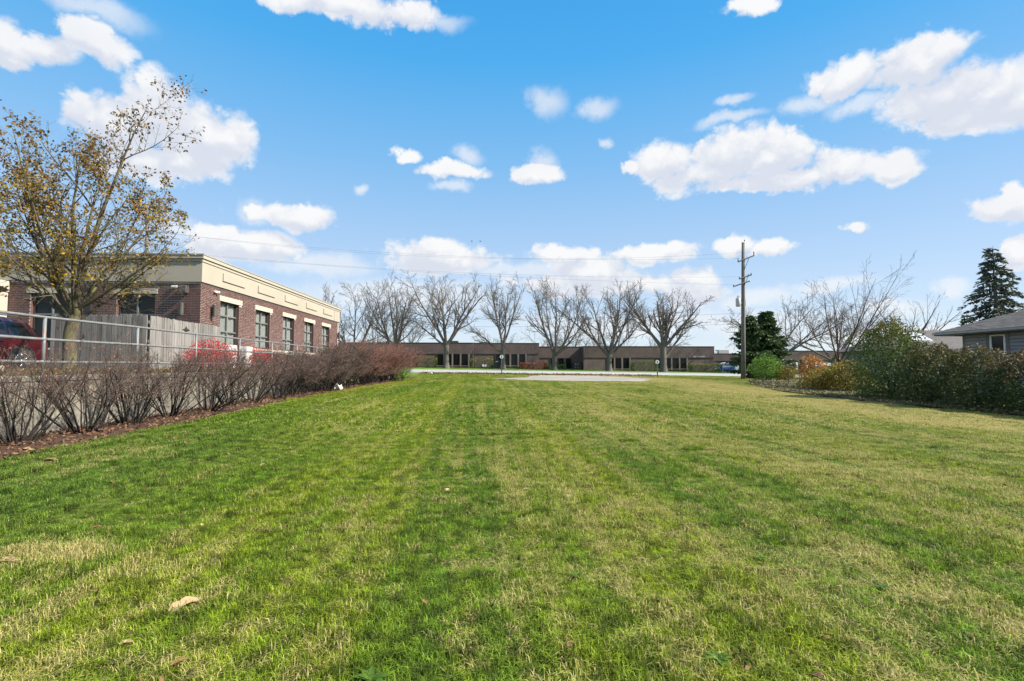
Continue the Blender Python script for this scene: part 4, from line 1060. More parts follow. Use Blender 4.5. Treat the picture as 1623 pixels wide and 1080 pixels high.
def shrub_proto(seed, stems, H, spec, spread, rad, twigmat, buds=0):
    r = random.Random(seed); sp = Split(0.0062); lv = []
    for k in range(stems):
        a = r.uniform(0, 6.283); e = R(spread * math.sqrt(r.random()))
        d = Vector((math.sin(e) * math.cos(a), math.sin(e) * math.sin(a), math.cos(e)))
        b0 = Vector((math.cos(a), math.sin(a), 0)) * r.uniform(0.02, 0.18); b0.z = -0.03
        branch_tree(r, sp, b0, d, H * r.uniform(0.75, 1.08) / max(0.7, math.cos(e)), rad * r.uniform(0.6, 1.15), 0, spec, lv)
    mats = [sp.mesh('stems', M['stem_dark'], True), sp.thin.mesh('twigs', M[twigmat], True), None]
    if buds:
        b = MB()
        for (p, d, lev) in r.sample(lv, min(len(lv), buds)):
            if p.z > H * 0.45: add_leaf(b, r, p, r.uniform(0.025, 0.045), d, 0.6)
        mats[2] = b.mesh('buds', M['pink_leaf'])
    return mats
near_protos = [shrub_proto(100 + k, (19, 24, 16, 27, 22, 18)[k], (1.17, 1.25, 1.05, 1.2, 1.1, 1.28)[k], SHR, (48, 42, 55, 50, 38, 52)[k], 0.0155, 'twig', 130) for k in range(6)]
far_protos = [shrub_proto(200 + k, 22, 1.9, SHR_D, 38, 0.015, 'twig' if k < 2 else 'twig_red', 700 if k < 2 else 2200) for k in range(4)]
def place_shrub(proto, x, y, label, sc, rot, group):
    t = thing('bare_shrub', label, 'shrub', (x, y, gz(x, y) + 0.05), rot, group); t.scale = sc
    link_mesh('stems', proto[0], t); link_mesh('twigs', proto[1], t)
    if proto[2]:
        o = link_mesh('buds', proto[2], t); o['kind'] = 'stuff'
GB = 'bare shrubs along the concrete wall'
near_list = [(6.7, 'bare dark stemmed shrub leaning in from the picture edge before the concrete wall'),
             (8.05, 'bare twiggy shrub below the parked maroon car'),
             (9.3, 'bare twiggy shrub just beyond the rusty railing post'),
             (10.5, 'bare twiggy shrub under the trunk of the autumn tree'),
             (11.9, 'bare twiggy shrub in front of the boards of the fence front'),
             (13.2, 'bare twiggy shrub below the corner of the board fence'),
             (14.5, 'bare twiggy shrub below the iron ornament of the board fence'),
             (15.9, 'bare twiggy shrub below the end post of the board fence'),
             (17.3, 'bare twiggy shrub in front of the red burning bush'),
             (18.7, 'bare twiggy shrub in front of the white utility cabinets')]
rs = random.Random(9)
for k, (y, lab) in enumerate(near_list):
    s = rs.uniform(0.94, 1.08) * (1 + 0.012 * (y - 8))
    place_shrub(near_protos[(k * 5 + 1) % 6], -7.15 + rs.uniform(-0.12, 0.12), y, lab, (s * 1.05, s * 1.1, s * rs.uniform(0.95, 1.08)), rs.uniform(0, 6.28), GB)
y = 19.9; k = 0
while y < 41.5:
    red = y > 27
    pr = far_protos[(2 if red else 0) + k % 2]
    s = rs.uniform(0.92, 1.06)
    lab = 'dense bare shrub with reddish twig tips in the far part of the hedge' if red else 'dense grey brown bare shrub in the middle part of the hedge'
    if y > 40.2: lab = 'last reddish shrub at the road end of the hedge'
    place_shrub(pr, -7.2 + rs.uniform(-0.15, 0.15) + 0.25 * S(30, 41, y), y, lab, (s * 1.2, s * 1.2, s * (0.80 + 0.28 * S(20, 30, y))), rs.uniform(0, 6.28), GB)
    y += 1.22; k += 1

def leafy_shrub(name, label, x, y, H, Rr, mat, n, leaf=0.06, group=None, stems=7, seed=0, z0=None, shape='dome', hollow=0.35, mat2=None, top2=0.7, droop=0.0, sides_flat=None):
    r = random.Random(seed); zb = gz(x, y) if z0 is None else z0
    t = thing(name, label, 'shrub', (x, y, zb), 0, group)
    st = MB()
    for k in range(stems):
        a = r.uniform(0, 6.28); e = r.uniform(0.05, 0.6)
        pts = [(0.04 * math.cos(a), 0.04 * math.sin(a), -0.05)]
        for j in range(1, 5):
            f = j / 4; pts.append((math.cos(a) * Rr * 0.75 * f ** 1.3 * e * 1.4, math.sin(a) * Rr * 0.75 * f ** 1.3 * e * 1.4, H * 0.85 * f))
        st.tube(pts, [0.022, 0.018, 0.013, 0.009, 0.004], 5)
    st.build('stems', M['stem_dark'], t, True)
    l1, l2 = MB(), MB()
    sx, sy, sz = r.uniform(0, 50), r.uniform(0, 50), r.uniform(0, 50)
    cnt = 0
    while cnt < n:
        d = rvec(r); rr = (hollow + (1 - hollow) * r.random() ** 0.6)
        lump = 1 + 0.30 * mnoise.noise(Vector((d.x * 1.7 + sx, d.y * 1.7 + sy, d.z * 1.7 + sz))) + 0.16 * mnoise.noise(Vector((d.x * 5 + sx, d.y * 5, d.z * 5 + sz)))
        if shape == 'dome':
            p = Vector((d.x * Rr, d.y * Rr, 0)) * rr * lump; p.z = H * 0.47 + d.z * H * 0.50 * rr * lump
        elif shape == 'arch':
            hh = r.random() ** 1.12; a = r.uniform(0, 6.2832)
            d = Vector((math.cos(a), math.sin(a), 0)); wid = math.sqrt(max(0.02, 1 - max(0.0, (hh - 0.45) / 0.55) ** 2.2)) * (0.9 + 0.1 * min(1, hh / 0.2))
            lump = 1 + 0.28 * mnoise.noise(Vector((d.x * 1.7 + sx, d.y * 1.7 + sy, hh * 2.6 + sz))) + 0.30 * mnoise.noise(Vector((d.x * 4 + sx, d.y * 4, hh * 7 + sz)))
            top = 1 + 0.26 * mnoise.noise(Vector((d.x * rr * 2 + sy, d.y * rr * 2, sz)))
            p = Vector((d.x * Rr * rr * wid * lump, d.y * Rr * rr * wid * lump, H * hh * top)); d = Vector((d.x, d.y, hh))
        else:   # clipped box
            p = Vector((max(-1, min(1, d.x * 1.6)) * Rr * rr, max(-1, min(1, d.y * 1.6)) * sides_flat * rr, H * 0.5 + max(-0.98, min(1, d.z * 1.6)) * H * 0.49 * rr + 0.03 * H * mnoise.noise(Vector((d.x * 9, d.y * 9, sx)))))
        if p.z < 0.03: continue
        if mnoise.noise(Vector((p.x * 3.1 + sx, p.y * 3.1, p.z * 3.1))) < -0.36 and shape != 'box': 
            cnt += 0.3; continue
        use2 = mat2 and (p.z / H > top2 + r.uniform(-0.25, 0.25))
        add_leaf(l2 if use2 else l1, r, p, leaf * r.uniform(0.55, 1.6), (d * 0.6 + Vector((0, 0, -0.35 - droop))), 0.5)
        cnt += 1
    l1.build('foliage', M[mat], t, kind='stuff')
    if mat2: l2.build('top_foliage', M[mat2], t, kind='stuff')
    return t
leafy_shrub('burning_bush', 'bright red burning bush beside the end of the board fence', -9.6, 17.9, 1.15, 0.85, 'red_leaf', 5000, 0.05, 'red bushes by the brick building', seed=1, z0=LOT)
leafy_shrub('burning_bush', 'bright red burning bush beyond the white utility cabinets', -9.35, 20.9, 0.98, 0.85, 'red_leaf', 4600, 0.05, 'red bushes by the brick building', seed=2, z0=LOT)
for k, (yy, lab) in enumerate(((22.8, 'low olive clipped bush next to the red burning bush'), (24.6, 'low olive clipped bush below the third curtained window'), (26.4, 'low olive bush half hidden by the hedge below the brick wall'))):
    leafy_shrub('olive_bush', lab, -9.4, yy, 0.75, 0.85, 'olive_leaf', 1600, 0.05, 'olive bushes by the brick building', seed=10 + k, z0=LOT)
leafy_shrub('leafy_sapling', 'slim sapling with yellow green leaves growing inside the bare hedge', -6.95, 25.4, 2.1, 0.30, 'green_leaf', 220, 0.06, seed=21, hollow=0.1)
leafy_shrub('green_shrub', 'small light green shrub at the foot of the reddish hedge end', -6.15, 36.2, 1.15, 0.65, 'green_leaf', 1500, 0.06, seed=22)

# shrubs on the neighbour's side
leafy_shrub('green_shrub', 'bright green rounded shrub beside the utility pole', 20.75, 37.0, 2.0, 1.15, 'green_leaf', 4200, 0.085, seed=31, mat2='green_leaf')
leafy_shrub('brown_shrub', 'yellow brown low shrub touching the bright green shrub', 22.1, 36.8, 1.25, 0.9, 'gold_leaf', 2600, 0.085, seed=32, mat2='rust_leaf', top2=0.75)
leafy_shrub('orange_shrub', 'orange leaved shrub near the wire fence', 18.15, 27.6, 1.75, 0.75, 'gold_leaf', 3200, 0.085, seed=33, mat2='orange_leaf', top2=0.35, shape='arch')
leafy_shrub('gold_shrub', 'gold and olive leaved shrub next to the orange shrub', 18.45, 25.4, 1.75, 1.05, 'gold_leaf', 4600, 0.09, seed=34)
leafy_shrub('gold_shrub', 'low yellowing shrub in front of the bare vase shaped tree', 17.95, 26.4, 1.2, 0.95, 'gold_leaf', 3200, 0.085, seed=35)
leafy_shrub('tall_green_shrub', 'tall arching dark green shrub at the end of the mixed hedge', 17.35, 21.1, 3.2, 1.5, 'arch_leaf', 19000, 0.08, seed=36, shape='arch', mat2='olive_leaf', top2=0.85, stems=12, hollow=0.15)
for k, (x, y, H, Rr, lab, mt, m2) in enumerate(((16.9, 18.6, 2.15, 1.2, 'mixed green and gold hedge shrub next to the tall arching shrub', 'hedge_leaf', 'hedge_top'),
                                       (17.0, 16.9, 2.0, 1.25, 'mixed hedge shrub with olive top below the house corner', 'hedge_leaf', 'hedge_top'),
                                       (17.1, 15.3, 1.85, 1.2, 'mixed hedge shrub with rusty top below the house window', 'hedge_leaf', 'rust_leaf'),
                                       (17.3, 13.7, 1.75, 1.2, 'brown tinged hedge shrub below the house siding', 'rust_leaf', 'rust_leaf'),
                                       (17.5, 12.1, 1.75, 1.2, 'brown hedge shrub at the picture edge in front of the house', 'rust_leaf', 'rust_leaf'),
                                       (18.4, 19.9, 2.2, 1.2, 'olive hedge shrub behind the mixed hedge near the house corner', 'hedge_leaf', 'hedge_top'))):
    leafy_shrub('hedge_shrub', lab, x, y, H, Rr, mt, 11000, 0.075, 'mixed hedge shrubs beside the house', seed=50 + k, mat2=m2, top2=0.74, hollow=0.2, shape='arch')

# clipped hedges in front of the far building
for k, (x0, x1, H, D2, mt, m2, lab) in enumerate(((-13.9, -10.0, 1.75, 0.8, 'box_leaf', 'box_gold', 'dark clipped hedge near the reddish hedge end across the road'),
                                              (-3.7, 0.7, 1.75, 0.8, 'box_leaf', 'box_gold', 'clipped hedge with yellow top beside the dark transformer cabinet'),
                                              (6.0, 11.0, 1.2, 0.8, 'box_rust', 'box_rust', 'rust red clipped hedge below the row of dark windows'),
                                              (11.2, 14.6, 0.95, 0.8, 'box_leaf', 'box_leaf', 'low grey green hedge beside the rust red hedge'),
                                              (27.6, 32.6, 1.75, 0.8, 'box_leaf', 'box_leaf', 'wide dark clipped hedge behind the round marker'),
                                              (39.1, 45.3, 1.7, 0.9, 'box_leaf', 'box_gold', 'long clipped hedge with golden top next to the blue sign'))):
    leafy_shrub('clipped_hedge', lab, (x0 + x1) / 2, 97.2, H, (x1 - x0) / 2, mt, int(520 * (x1 - x0)), 0.17, 'clipped hedges before the brown building', seed=70 + k, shape='box', sides_flat=D2, mat2=m2, top2=0.85, hollow=0.78)

def conifer(name, label, x, y, H, Rr, mat, seed, bark, irregular=0.0, whorls=26, droop=0.25, base=0.06, leafsize=0.22, dens=1.0, per=(6, 8), blades=3):
    r = random.Random(seed); t = thing(name, label, 'tree', (x, y, gz(x, y)))
    tk = MB(); tk.tube([(0, 0, -0.1), (0.03, 0, H * 0.3), (-0.02, 0.02, H * 0.7), (0, 0, H)], [H * 0.022, H * 0.017, H * 0.008, 0.01], 8); tk.build('trunk', M[bark], t, True)
    br, nd = MB(), MB()
    for w in range(whorls):
        f = base + (1 - base) * (w / whorls) ** 0.92; z = H * f
        L0 = Rr * (1 - f) ** 0.85 + 0.12
        for k in range(r.randint(*per)):
            a = r.uniform(0, 6.283); L = L0 * r.uniform(0.55, 1.12) * (1 + irregular * mnoise.noise(Vector((math.cos(a) * 1.3, math.sin(a) * 1.3, f * 5 + seed))) * 1.6)
            if L < 0.1: continue
            n = 6; pts = []
            for j in range(n + 1):
                s = j / n
                zz = z + L * (0.12 * s - droop * s * s * 1.6 + 0.30 * droop * max(0, s - 0.6) * 2)
                pts.append(Vector((math.cos(a) * L * s, math.sin(a) * L * s, zz)) + rvec(r) * 0.03 * s)
            br.tube([tuple(p) for p in pts], [0.03 * (1 - 0.85 * j / n) * (0.4 + L / 3) for j in range(n + 1)], 3)
            m_ = int(L * 9 * dens) + 3
            for q in range(m_):
                s = 0.12 + 0.88 * r.random() ** 0.8; i = min(n - 1, int(s * n)); p = pts[i].lerp(pts[i + 1], s * n - i)
                side = Vector((-math.sin(a), math.cos(a), 0)) * r.choice((-1, 1))
                out = (Vector((math.cos(a), math.sin(a), 0)) * 0.7 + side * r.uniform(0.3, 1.0) + Vector((0, 0, r.uniform(-0.55, 0.1)))).normalized()
                ll = leafsize * r.uniform(0.7, 1.6) * (0.6 + 0.5 * (1 - s))
                for b in range(blades):
                    add_leaf(nd, r, p + out * ll * 0.35 * b, ll, out * 1.6, 0.42)
    br.build('branches', M[bark], t, True); nd.build('needles', M[mat], t, kind='stuff')
    return t
conifer('spruce_tree', 'tall grey green spruce rising behind the house roof', 44.8, 42.5, 11.9, 4.6, 'needle_blue', 5, 'bark_grey', 0.35, 30, 0.34, 0.05, 0.30, 1.1)
conifer('evergreen_tree', 'broad dark evergreen tree behind the utility pole', 24.75, 44.0, 6.1, 2.35, 'needle_dark', 6, 'bark_grey', 0.6, 30, 0.05, 0.03, 0.30, 2.2, (9, 12))
conifer('evergreen_tree', 'dark evergreen of irregular outline leaning against the utility pole', 22.9, 43.4, 5.7, 1.75, 'needle_dark', 8, 'bark_grey', 1.0, 26, 0.02, 0.10, 0.28, 2.2, (7, 10))
conifer('evergreen_tree', 'small distant conifer tip above the low roof behind the house', 47.0, 47.5, 6.6, 1.6, 'needle_dark', 9, 'bark_grey', 0.3, 20, 0.2, 0.05, 0.24, 1.2)

# ------------------------------------------------------------------ long brown brick building across the road
def far_building(name, label, segs, windows, depth=14.0):
    """segs: (x0, x1, y, z_ground, z_roof, z_reveal)"""
    b = thing(name, label, 'building', (segs[0][0], segs[0][2], segs[0][3]))
    ox, oy, oz = b.location
    for (x0, x1, y, zg, zr, zl) in segs:
        m = MB(); m.box(x0 - ox, x1 - ox, y + 0.10 - oy, y + depth - oy, zg - 1.0 - oz, zl - oz); m.build('lower_wall', M['far_wall'], b)
        m = MB(); m.box(x0 - 0.0 - ox, x1 + 0.0 - ox, y - oy, y + depth - oy, zl - oz, zr - 0.12 - oz); m.build('upper_wall', M['far_wall2'], b)
        m = MB(); m.box(x0 - 0.03 - ox, x1 + 0.03 - ox, y - 0.04 - oy, y + depth - oy, zr - 0.12 - oz, zr - oz); m.build('parapet_cap', M['cap_dark'], b)
    for (a, c, y, z0, z1) in windows:
        w = thing_part('window', b, ((a + c) / 2 - ox, y - oy, z0 - oz)); hw = (c - a) / 2; h = z1 - z0
        m = MB(); m.box(-hw - 0.09, -hw, -0.0, 0.12, 0, h); m.box(hw, hw + 0.09, -0.0, 0.12, 0, h); m.box(-hw, hw, 0.0, 0.12, h - 0.08, h); m.build('frame', M['frame_dark'], w)
        m = MB(); m.box(-hw, hw, 0.075, 0.095, 0.0, h - 0.08); m.build('pane', M['pane_dark'], w)
        m = MB(); m.box(-hw - 0.14, hw + 0.14, -0.05, 0.12, -0.12, 0.0); m.build('sill', M['pilaster'], w)
    return b
Lg, Rg = 1.38, 0.80
wl = [(-10.23, -9.12), (-8.62, -7.51), (-7.01, -5.9), (-5.4, -4.28), (1.32, 2.44), (2.88, 3.94), (4.44, 5.51), (6.01, 7.08)]
wr = [(23.63, 24.78), (25.23, 26.31), (26.82, 27.91), (33.61, 34.7), (35.22, 36.38), (36.83, 37.99), (38.44, 39.54)]
bld = far_building('brown_brick_building', 'long low brown brick building with dark window groups across the road',
    [(-62, -3.2, 100, 1.4, 6.27, 4.07), (-3.2, 9.97, 100.5, 1.3, 6.25, 4.05), (9.97, 18.82, 102.2, 1.2, 5.62, 3.3), (18.82, 45.42, 100, Rg, 5.62, 3.3)],
    [(a, c, 100.0 if a < -3.5 else 100.5, 1.75, 4.05) for a, c in wl] + [(a, c, 100.0, 1.10, 3.28) for a, c in wr] + [(12.48, 13.62, 102.2, 1.3, 3.28), (14.0, 15.13, 102.2, 1.3, 3.28), (15.64, 16.71, 102.2, 1.1, 3.28), (-17.5, -16.4, 100, 1.75, 4.05), (-19.2, -18.1, 100, 1.75, 4.05)])
ox, oy, oz = bld.location
for grp, yy, z0, z1 in ((wl, 100.0, 1.4, 4.07), (wr, 100.0, 0.8, 3.3)):
    for (a, c) in grp:
        y_ = 100.5 if (grp is wl and a > -3.2) else yy
        m = MB(); m.box(c + 0.12 - ox, c + 0.38 - ox, y_ - 0.06 - oy, y_ + 0.1 - oy, z0 - oz, z1 - 0.004 - oz); m.build('pilaster', M['pilaster'], bld)
m = MB(); m.box(-2.95 - ox, -2.85 - ox, 99.9 - oy, 100.0 - oy, 1.4 - oz, 4.9 - oz); m.build('downspout', M['metal_dark'], bld)
for (x, w, h) in ((-8.6, 2.2, 0.55), (-21, 1.2, 0.5), (-2.1, 2.0, 0.3)):
    m = MB(); m.rbox(x - ox, x + w - ox, 104 - oy, 106 - oy, 6.0 - oz, 6.27 + h - oz, 0.05); m.build('rooftop_unit', M['cap_dark'], bld)
def text_mesh(name, s, size, mat, parent, loc, rot, depth=0.02):
    cu = bpy.data.curves.new(name, 'FONT'); cu.body = s; cu.size = size; cu.extrude = depth; cu.align_x = 'CENTER'; cu.align_y = 'CENTER'
    tmp = bpy.data.objects.new(name, cu); C.objects.link(tmp)
    dg = bpy.context.evaluated_depsgraph_get()
    me = bpy.data.meshes.new_from_object(tmp.evaluated_get(dg)); bpy.data.objects.remove(tmp)
    me.materials.clear(); me.materials.append(mat)
    return link_mesh(name, me, parent, loc, rot)
text_mesh('wall_lettering', '4200 TN. 43300', 0.36, M['white_trim'], bld, (42.2 - ox, 99.97 - oy, 3.5 - oz), (R(90), 0, 0))

b2 = far_building('brown_brick_building', 'lower brown brick building with white rooftop units behind the blue sign', [(54.0, 80.0, 121, 0.6, 4.75, 2.9)],
    [(56.3 + 2.7 * k, 57.7 + 2.7 * k, 121, 1.6, 2.88) for k in range(7)])
ox2, oy2, oz2 = b2.location
for (x, w, h, mt) in ((55.6, 1.0, 0.55, 'white_trim'), (57.0, 2.6, 0.95, 'galv_box'), (63, 1.5, 0.6, 'galv_box')):
    m = MB(); m.rbox(x - ox2, x + w - ox2, 123 - oy2, 125 - oy2, 4.6 - oz2, 4.75 + h - oz2, 0.04); m.build('rooftop_unit', M[mt], b2)
b3 = far_building('brown_brick_building', 'brown brick building with white door columns behind the orange shrub', [(62.0, 96.0, 105, 0.2, 4.95, 2.95)],
    [(62.9, 64.1, 105, 1.0, 2.93), (66.2, 67.1, 105, 0.7, 2.93), (67.9, 68.8, 105, 0.7, 2.93), (73, 74.4, 105, 1.0, 2.93), (77, 78.4, 105, 1.0, 2.93), (82, 83.4, 105, 1.0, 2.93)])
ox3, oy3, oz3 = b3.location
for x in (65.2, 67.35, 69.4):
    m = MB(); m.box(x - ox3, x + 0.35 - ox3, 104.6 - oy3, 104.9 - oy3, 0.1 - oz3, 2.9 - oz3); m.build('column', M['white_trim'], b3)
for x in (62.45, 64.2):
    m = MB(); m.box(x - ox3, x + 0.22 - ox3, 104.9 - oy3, 104.99 - oy3, 0.6 - oz3, 3.1 - oz3); m.build('window_trim', M['white_trim'], b3)
m = MB(); m.box(70.6 - ox3, 73.0 - ox3, 104.85 - oy3, 104.95 - oy3, 1.7 - oz3, 2.3 - oz3); m.build('white_board', M['white_trim'], b3)

# ------------------------------------------------------------------ neighbour's house
hz = 0.25
house = thing('grey_house', 'grey clapboard house with white framed window and brown shingle roof behind the hedge', 'house', (22.4, 22.85, hz))
# local: wall face on x=0 looking to -X, running from y=0 (far corner) to y=-11
WY0, WY1, EZ = 0.0, -11.0, 2.87
wy = (-1.95, -1.30); wz = (1.93, 2.66)
m = MB()
for (a, b, z0, z1) in ((WY1, wy[0], 0, EZ), (wy[1], WY0, 0, EZ), (wy[0], wy[1], 0, wz[0]), (wy[0], wy[1], wz[1], EZ)):
    m.quad((0.02, a, z0), (0.02, b, z0), (0.02, b, z1), (0.02, a, z1))
m.quad((0.02, WY0, 0), (9, WY0, 0), (9, WY0, EZ), (0.02, WY0, EZ)); m.quad((9, WY0, 0), (9, WY1, 0), (9, WY1, EZ), (9, WY0, EZ)); m.quad((9, WY1, 0), (0.02, WY1, 0), (0.02, WY1, EZ), (9, WY1, EZ))
m.build('wall', M['fascia'], house)  # dark backing colour stands in for shade lines in the gaps between boards
z = 0.05; ex = 0.15
def clap(a, b, z0):
    c = MB(); i = 0
    c.v += [(-0.034, a, z0), (-0.034, b, z0), (-0.010, b, z0 + ex - 0.022), (-0.010, a, z0 + ex - 0.022), (0.02, a, z0), (0.02, b, z0), (0.02, b, z0 + ex - 0.022), (0.02, a, z0 + ex - 0.022)]
    c.f += [(0, 3, 2, 1), (0, 1, 5, 4), (0, 4, 7, 3), (1, 2, 6, 5)]; c.m += [0] * 4
    return c
while z < EZ - 0.02:
    if z + ex > wz[0] - 0.12 and z < wz[1] + 0.1:
        clap(WY1, wy[0] - 0.19, z).build('siding_board', M['siding'], house); clap(wy[1] + 0.19, WY0 - 0.1, z).build('siding_board', M['siding'], house)
    else: clap(WY1, WY0 - 0.1, z).build('siding_board', M['siding'], house)
    z += ex
m = MB(); m.box(-0.03, 0.02, -0.10, 0.02, 0, EZ); m.build('corner_board', M['fascia'], house)
win = thing_part('window', house, (0, (wy[0] + wy[1]) / 2, wz[0])); hw = (wy[1] - wy[0]) / 2; h = wz[1] - wz[0]
m = MB(); m.box(-0.045, 0.02, -hw - 0.02, -hw + 0.06, 0, h); m.box(-0.045, 0.02, hw - 0.06, hw + 0.02, 0, h); m.box(-0.045, 0.02, -hw + 0.06, hw - 0.06, h - 0.06, h); m.box(-0.055, 0.02, -hw - 0.03, hw + 0.03, -0.06, 0.0); m.build('frame', M['white_trim'], win)
m = MB(); m.box(0.0, 0.012, -hw + 0.06, hw - 0.06, 0, h - 0.06); m.build('pane', M['pane_dark'], win)
for s in (-1, 1):
    m = MB(); m.box(-0.035, 0.0, s * (hw + 0.11) - 0.08, s * (hw + 0.11) + 0.08, -0.1, h + 0.06)
    for k in range(10): m.box(-0.042, -0.036, s * (hw + 0.11) - 0.06, s * (hw + 0.11) + 0.06, -0.06 + k * 0.078, -0.06 + k * 0.078 + 0.05)
    m.build('shutter', M['fascia'], win)
OV = 0.55                                   # eave overhang
ex0, ey0, ey1, exr = -OV, 0.95, WY1 - OV, 9 + OV
RZ = EZ + 0.03; W2 = (exr - ex0) / 2; PIT = 0.40
ridge_z = RZ + W2 * PIT; rx = (ex0 + exr) / 2; ry0, ry1 = ey0 - W2, ey1 + W2
m = MB()
m.poly([(ex0, ey1, RZ), (ex0, ey0, RZ), (rx, ry0, ridge_z), (rx, min(ry1, ry0 - .1), ridge_z)])
m.poly([(ex0, ey0, RZ), (exr, ey0, RZ), (rx, ry0, ridge_z)])
m.poly([(exr, ey0, RZ), (exr, ey1, RZ), (rx, min(ry1, ry0 - .1), ridge_z), (rx, ry0, ridge_z)]); m.poly([(exr, ey1, RZ), (ex0, ey1, RZ), (rx, min(ry1, ry0 - .1), ridge_z)])
roof = m.build('roof', M['shingle'], house)
sh = MB(); rr_ = random.Random(3); rowd = 0.15; nrow = int(W2 / (rowd * 0.93))
for k in range(nrow):
    u = k * rowd * 0.93                      # plan distance from the eave
    zz = RZ + u * PIT; ya, yb = ey1 + u * 0.6, ey0 - u
    y = ya - rr_.uniform(0, 0.3)
    while y < yb:
        w = rr_.uniform(0.22, 0.34); a, b = max(ya, y), min(yb, y + w - 0.006)
        if b - a > 0.02:
            t_ = rr_.uniform(0.010, 0.020)
            x_0, x_1 = ex0 + u - 0.01, ex0 + u + rowd
            sh.v += [(x_0, a, zz + t_), (x_0, b, zz + t_), (x_1, b, zz + rowd * PIT + 0.006), (x_1, a, zz + rowd * PIT + 0.006), (x_0, a, zz - 0.002), (x_0, b, zz - 0.002)]
            i = len(sh.v) - 6; sh.f += [(i, i + 3, i + 2, i + 1), (i, i + 1, i + 5, i + 4)]; sh.m += [0, 0]
        y += w
sh.build('shingles', M['shingle'], house, kind='stuff')
m = MB(); m.box(ex0 - 0.02, ex0 + 0.02, ey1, ey0, RZ - 0.16, RZ - 0.02); m.box(ex0 + 0.02, exr, ey0 - 0.02, ey0 + 0.02, RZ - 0.16, RZ - 0.02); m.build('fascia_board', M['fascia'], house)
m = MB(); m.box(ex0 - 0.12, ex0 - 0.022, ey1, ey0, RZ - 0.11, RZ - 0.015); m.build('gutter', M['gutter'], house)
m = MB(); m.quad((ex0, ey1, RZ - 0.15), (0.02, ey1, RZ - 0.15), (0.02, ey0, RZ - 0.15), (ex0, ey0, RZ - 0.15)); m.build('soffit', M['fascia'], house)
m = MB(); m.box(5.2, 5.9, -5.2, -4.6, RZ + 1.4, RZ + 2.7); m.build('chimney', M['far_wall'], house)
for (vx, vy, vr) in ((2.3, -3.0, 0.05), (3.1, -3.6, 0.04)):
    m = MB(); vz = RZ + (vx - ex0) * PIT; m.tube([(vx, vy, vz - 0.1), (vx, vy, vz + 0.32)], vr, 10, True); m.tube([(vx, vy, vz - 0.02), (vx, vy, vz + 0.06)], [vr * 2.4, vr * 1.1], 10); m.build('vent_pipe', M['gutter'], house)

h2 = thing('shingle_roof_house', 'low house roof with a bright white skylight behind the grey house', 'house', (29.5, 34.0, 0.4))
m = MB(); m.box(0.4, 11, 0.4, 7.6, 0, 2.55); m.build('wall', M['siding'], h2)
m = MB()
m.poly([(-0.15, 0, 2.35), (11.4, 0, 2.35), (8.2, 4, 3.95), (3.0, 4, 3.95)]); m.poly([(-0.15, 8, 2.35), (-0.15, 0, 2.35), (3.0, 4, 3.95)])
m.poly([(11.4, 8, 2.35), (-0.15, 8, 2.35), (3.0, 4, 3.95), (8.2, 4, 3.95)]); m.poly([(11.4, 0, 2.35), (11.4, 8, 2.35), (8.2, 4, 3.95)])
m.build('roof', M['shingle'], h2)
m = MB()
sl = lambda x, y, d: (x, y, 2.35 + y * 0.4 + d)
for (x0, x1, y0, y1) in ((1.5, 2.9, 1.4, 3.2),):
    m.v += [sl(x0, y0, 0.10), sl(x1, y0, 0.10), sl(x1 + 0.5, y1, 0.10), sl(x0 + 0.5, y1, 0.10), sl(x0, y0, -0.02), sl(x1, y0, -0.02), sl(x1 + 0.5, y1, -0.02), sl(x0 + 0.5, y1, -0.02)]
    m.f += [(0, 1, 2, 3), (0, 4, 5, 1), (1, 5, 6, 2), (2, 6, 7, 3), (3, 7, 4, 0)]; m.m += [0] * 5
m.build('skylight', M['white_roof'], h2)
m = MB(); m.box(-0.25, 11.45, -0.05, 0.0, 2.2, 2.36); m.build('fascia_board', M['fascia'], h2)

# ------------------------------------------------------------------ utility poles and wires
def arm(mb, z, x0, x1, dz): mb.tube([(x0, -0.16, z), (x1, -0.16, z + dz)], 0.055, 4, True)
pole = thing('utility_pole', 'tall weathered wooden utility pole with tilted crossarms and a grey transformer', 'utility pole', (20.5, 40.0, gz(20.5, 40)))
z0 = pole.location.z
m = MB(); m.tube([(0, 0, -0.1), (0.1, 0, 4.0), (0.19, 0, 8.0), (0.27, 0, 11.2)], [0.19, 0.165, 0.14, 0.115], 12, True); m.build('shaft', M['pole_wood'], pole, True)
for (z, xa, xb, dz) in ((10.02 - z0, -0.30, 1.08, 0.55), (8.62 - z0, -0.22, 0.82, 0.36), (8.0 - z0, -0.72, 0.65, 0.46)):
    m = MB(); arm(m, z, xa, xb, dz); m.build('crossarm', M['pole_wood'], pole)
for (x, z, h) in ((-0.27, 10.03 - z0, 0.30), (1.05, 10.56 - z0, 0.32), (-0.2, 8.64 - z0, 0.16), (0.55, 8.86 - z0, 0.16), (0.79, 8.97 - z0, 0.16), (0.30, 11.25, 0.16), (-0.70, 8.0 - z0, 0.14)):
    m = MB(); m.tube([(x, -0.16, z), (x, -0.16, z + h * 0.5), (x, -0.16, z + h)], [0.02, 0.045, 0.035], 8, True); m.build('insulator', M['insul'], pole, True)
for (za, zb, xa) in ((9.35 - z0, 10.30 - z0, 0.62), (8.15 - z0, 8.82 - z0, 0.52)):
    m = MB(); m.tube([(0.22, -0.14, za), (xa, -0.16, zb)], 0.02, 4, True); m.build('brace', M['metal_dark'], pole)
tz = 6.38 - z0
m = MB(); m.tube([(-0.30, -0.06, tz), (-0.30, -0.06, tz + 0.04), (-0.30, -0.06, tz + 0.62), (-0.30, -0.06, tz + 0.68)], [0.17, 0.19, 0.19, 0.15], 16, True); tf = m.build('transformer', M['galv_box'], pole, True)
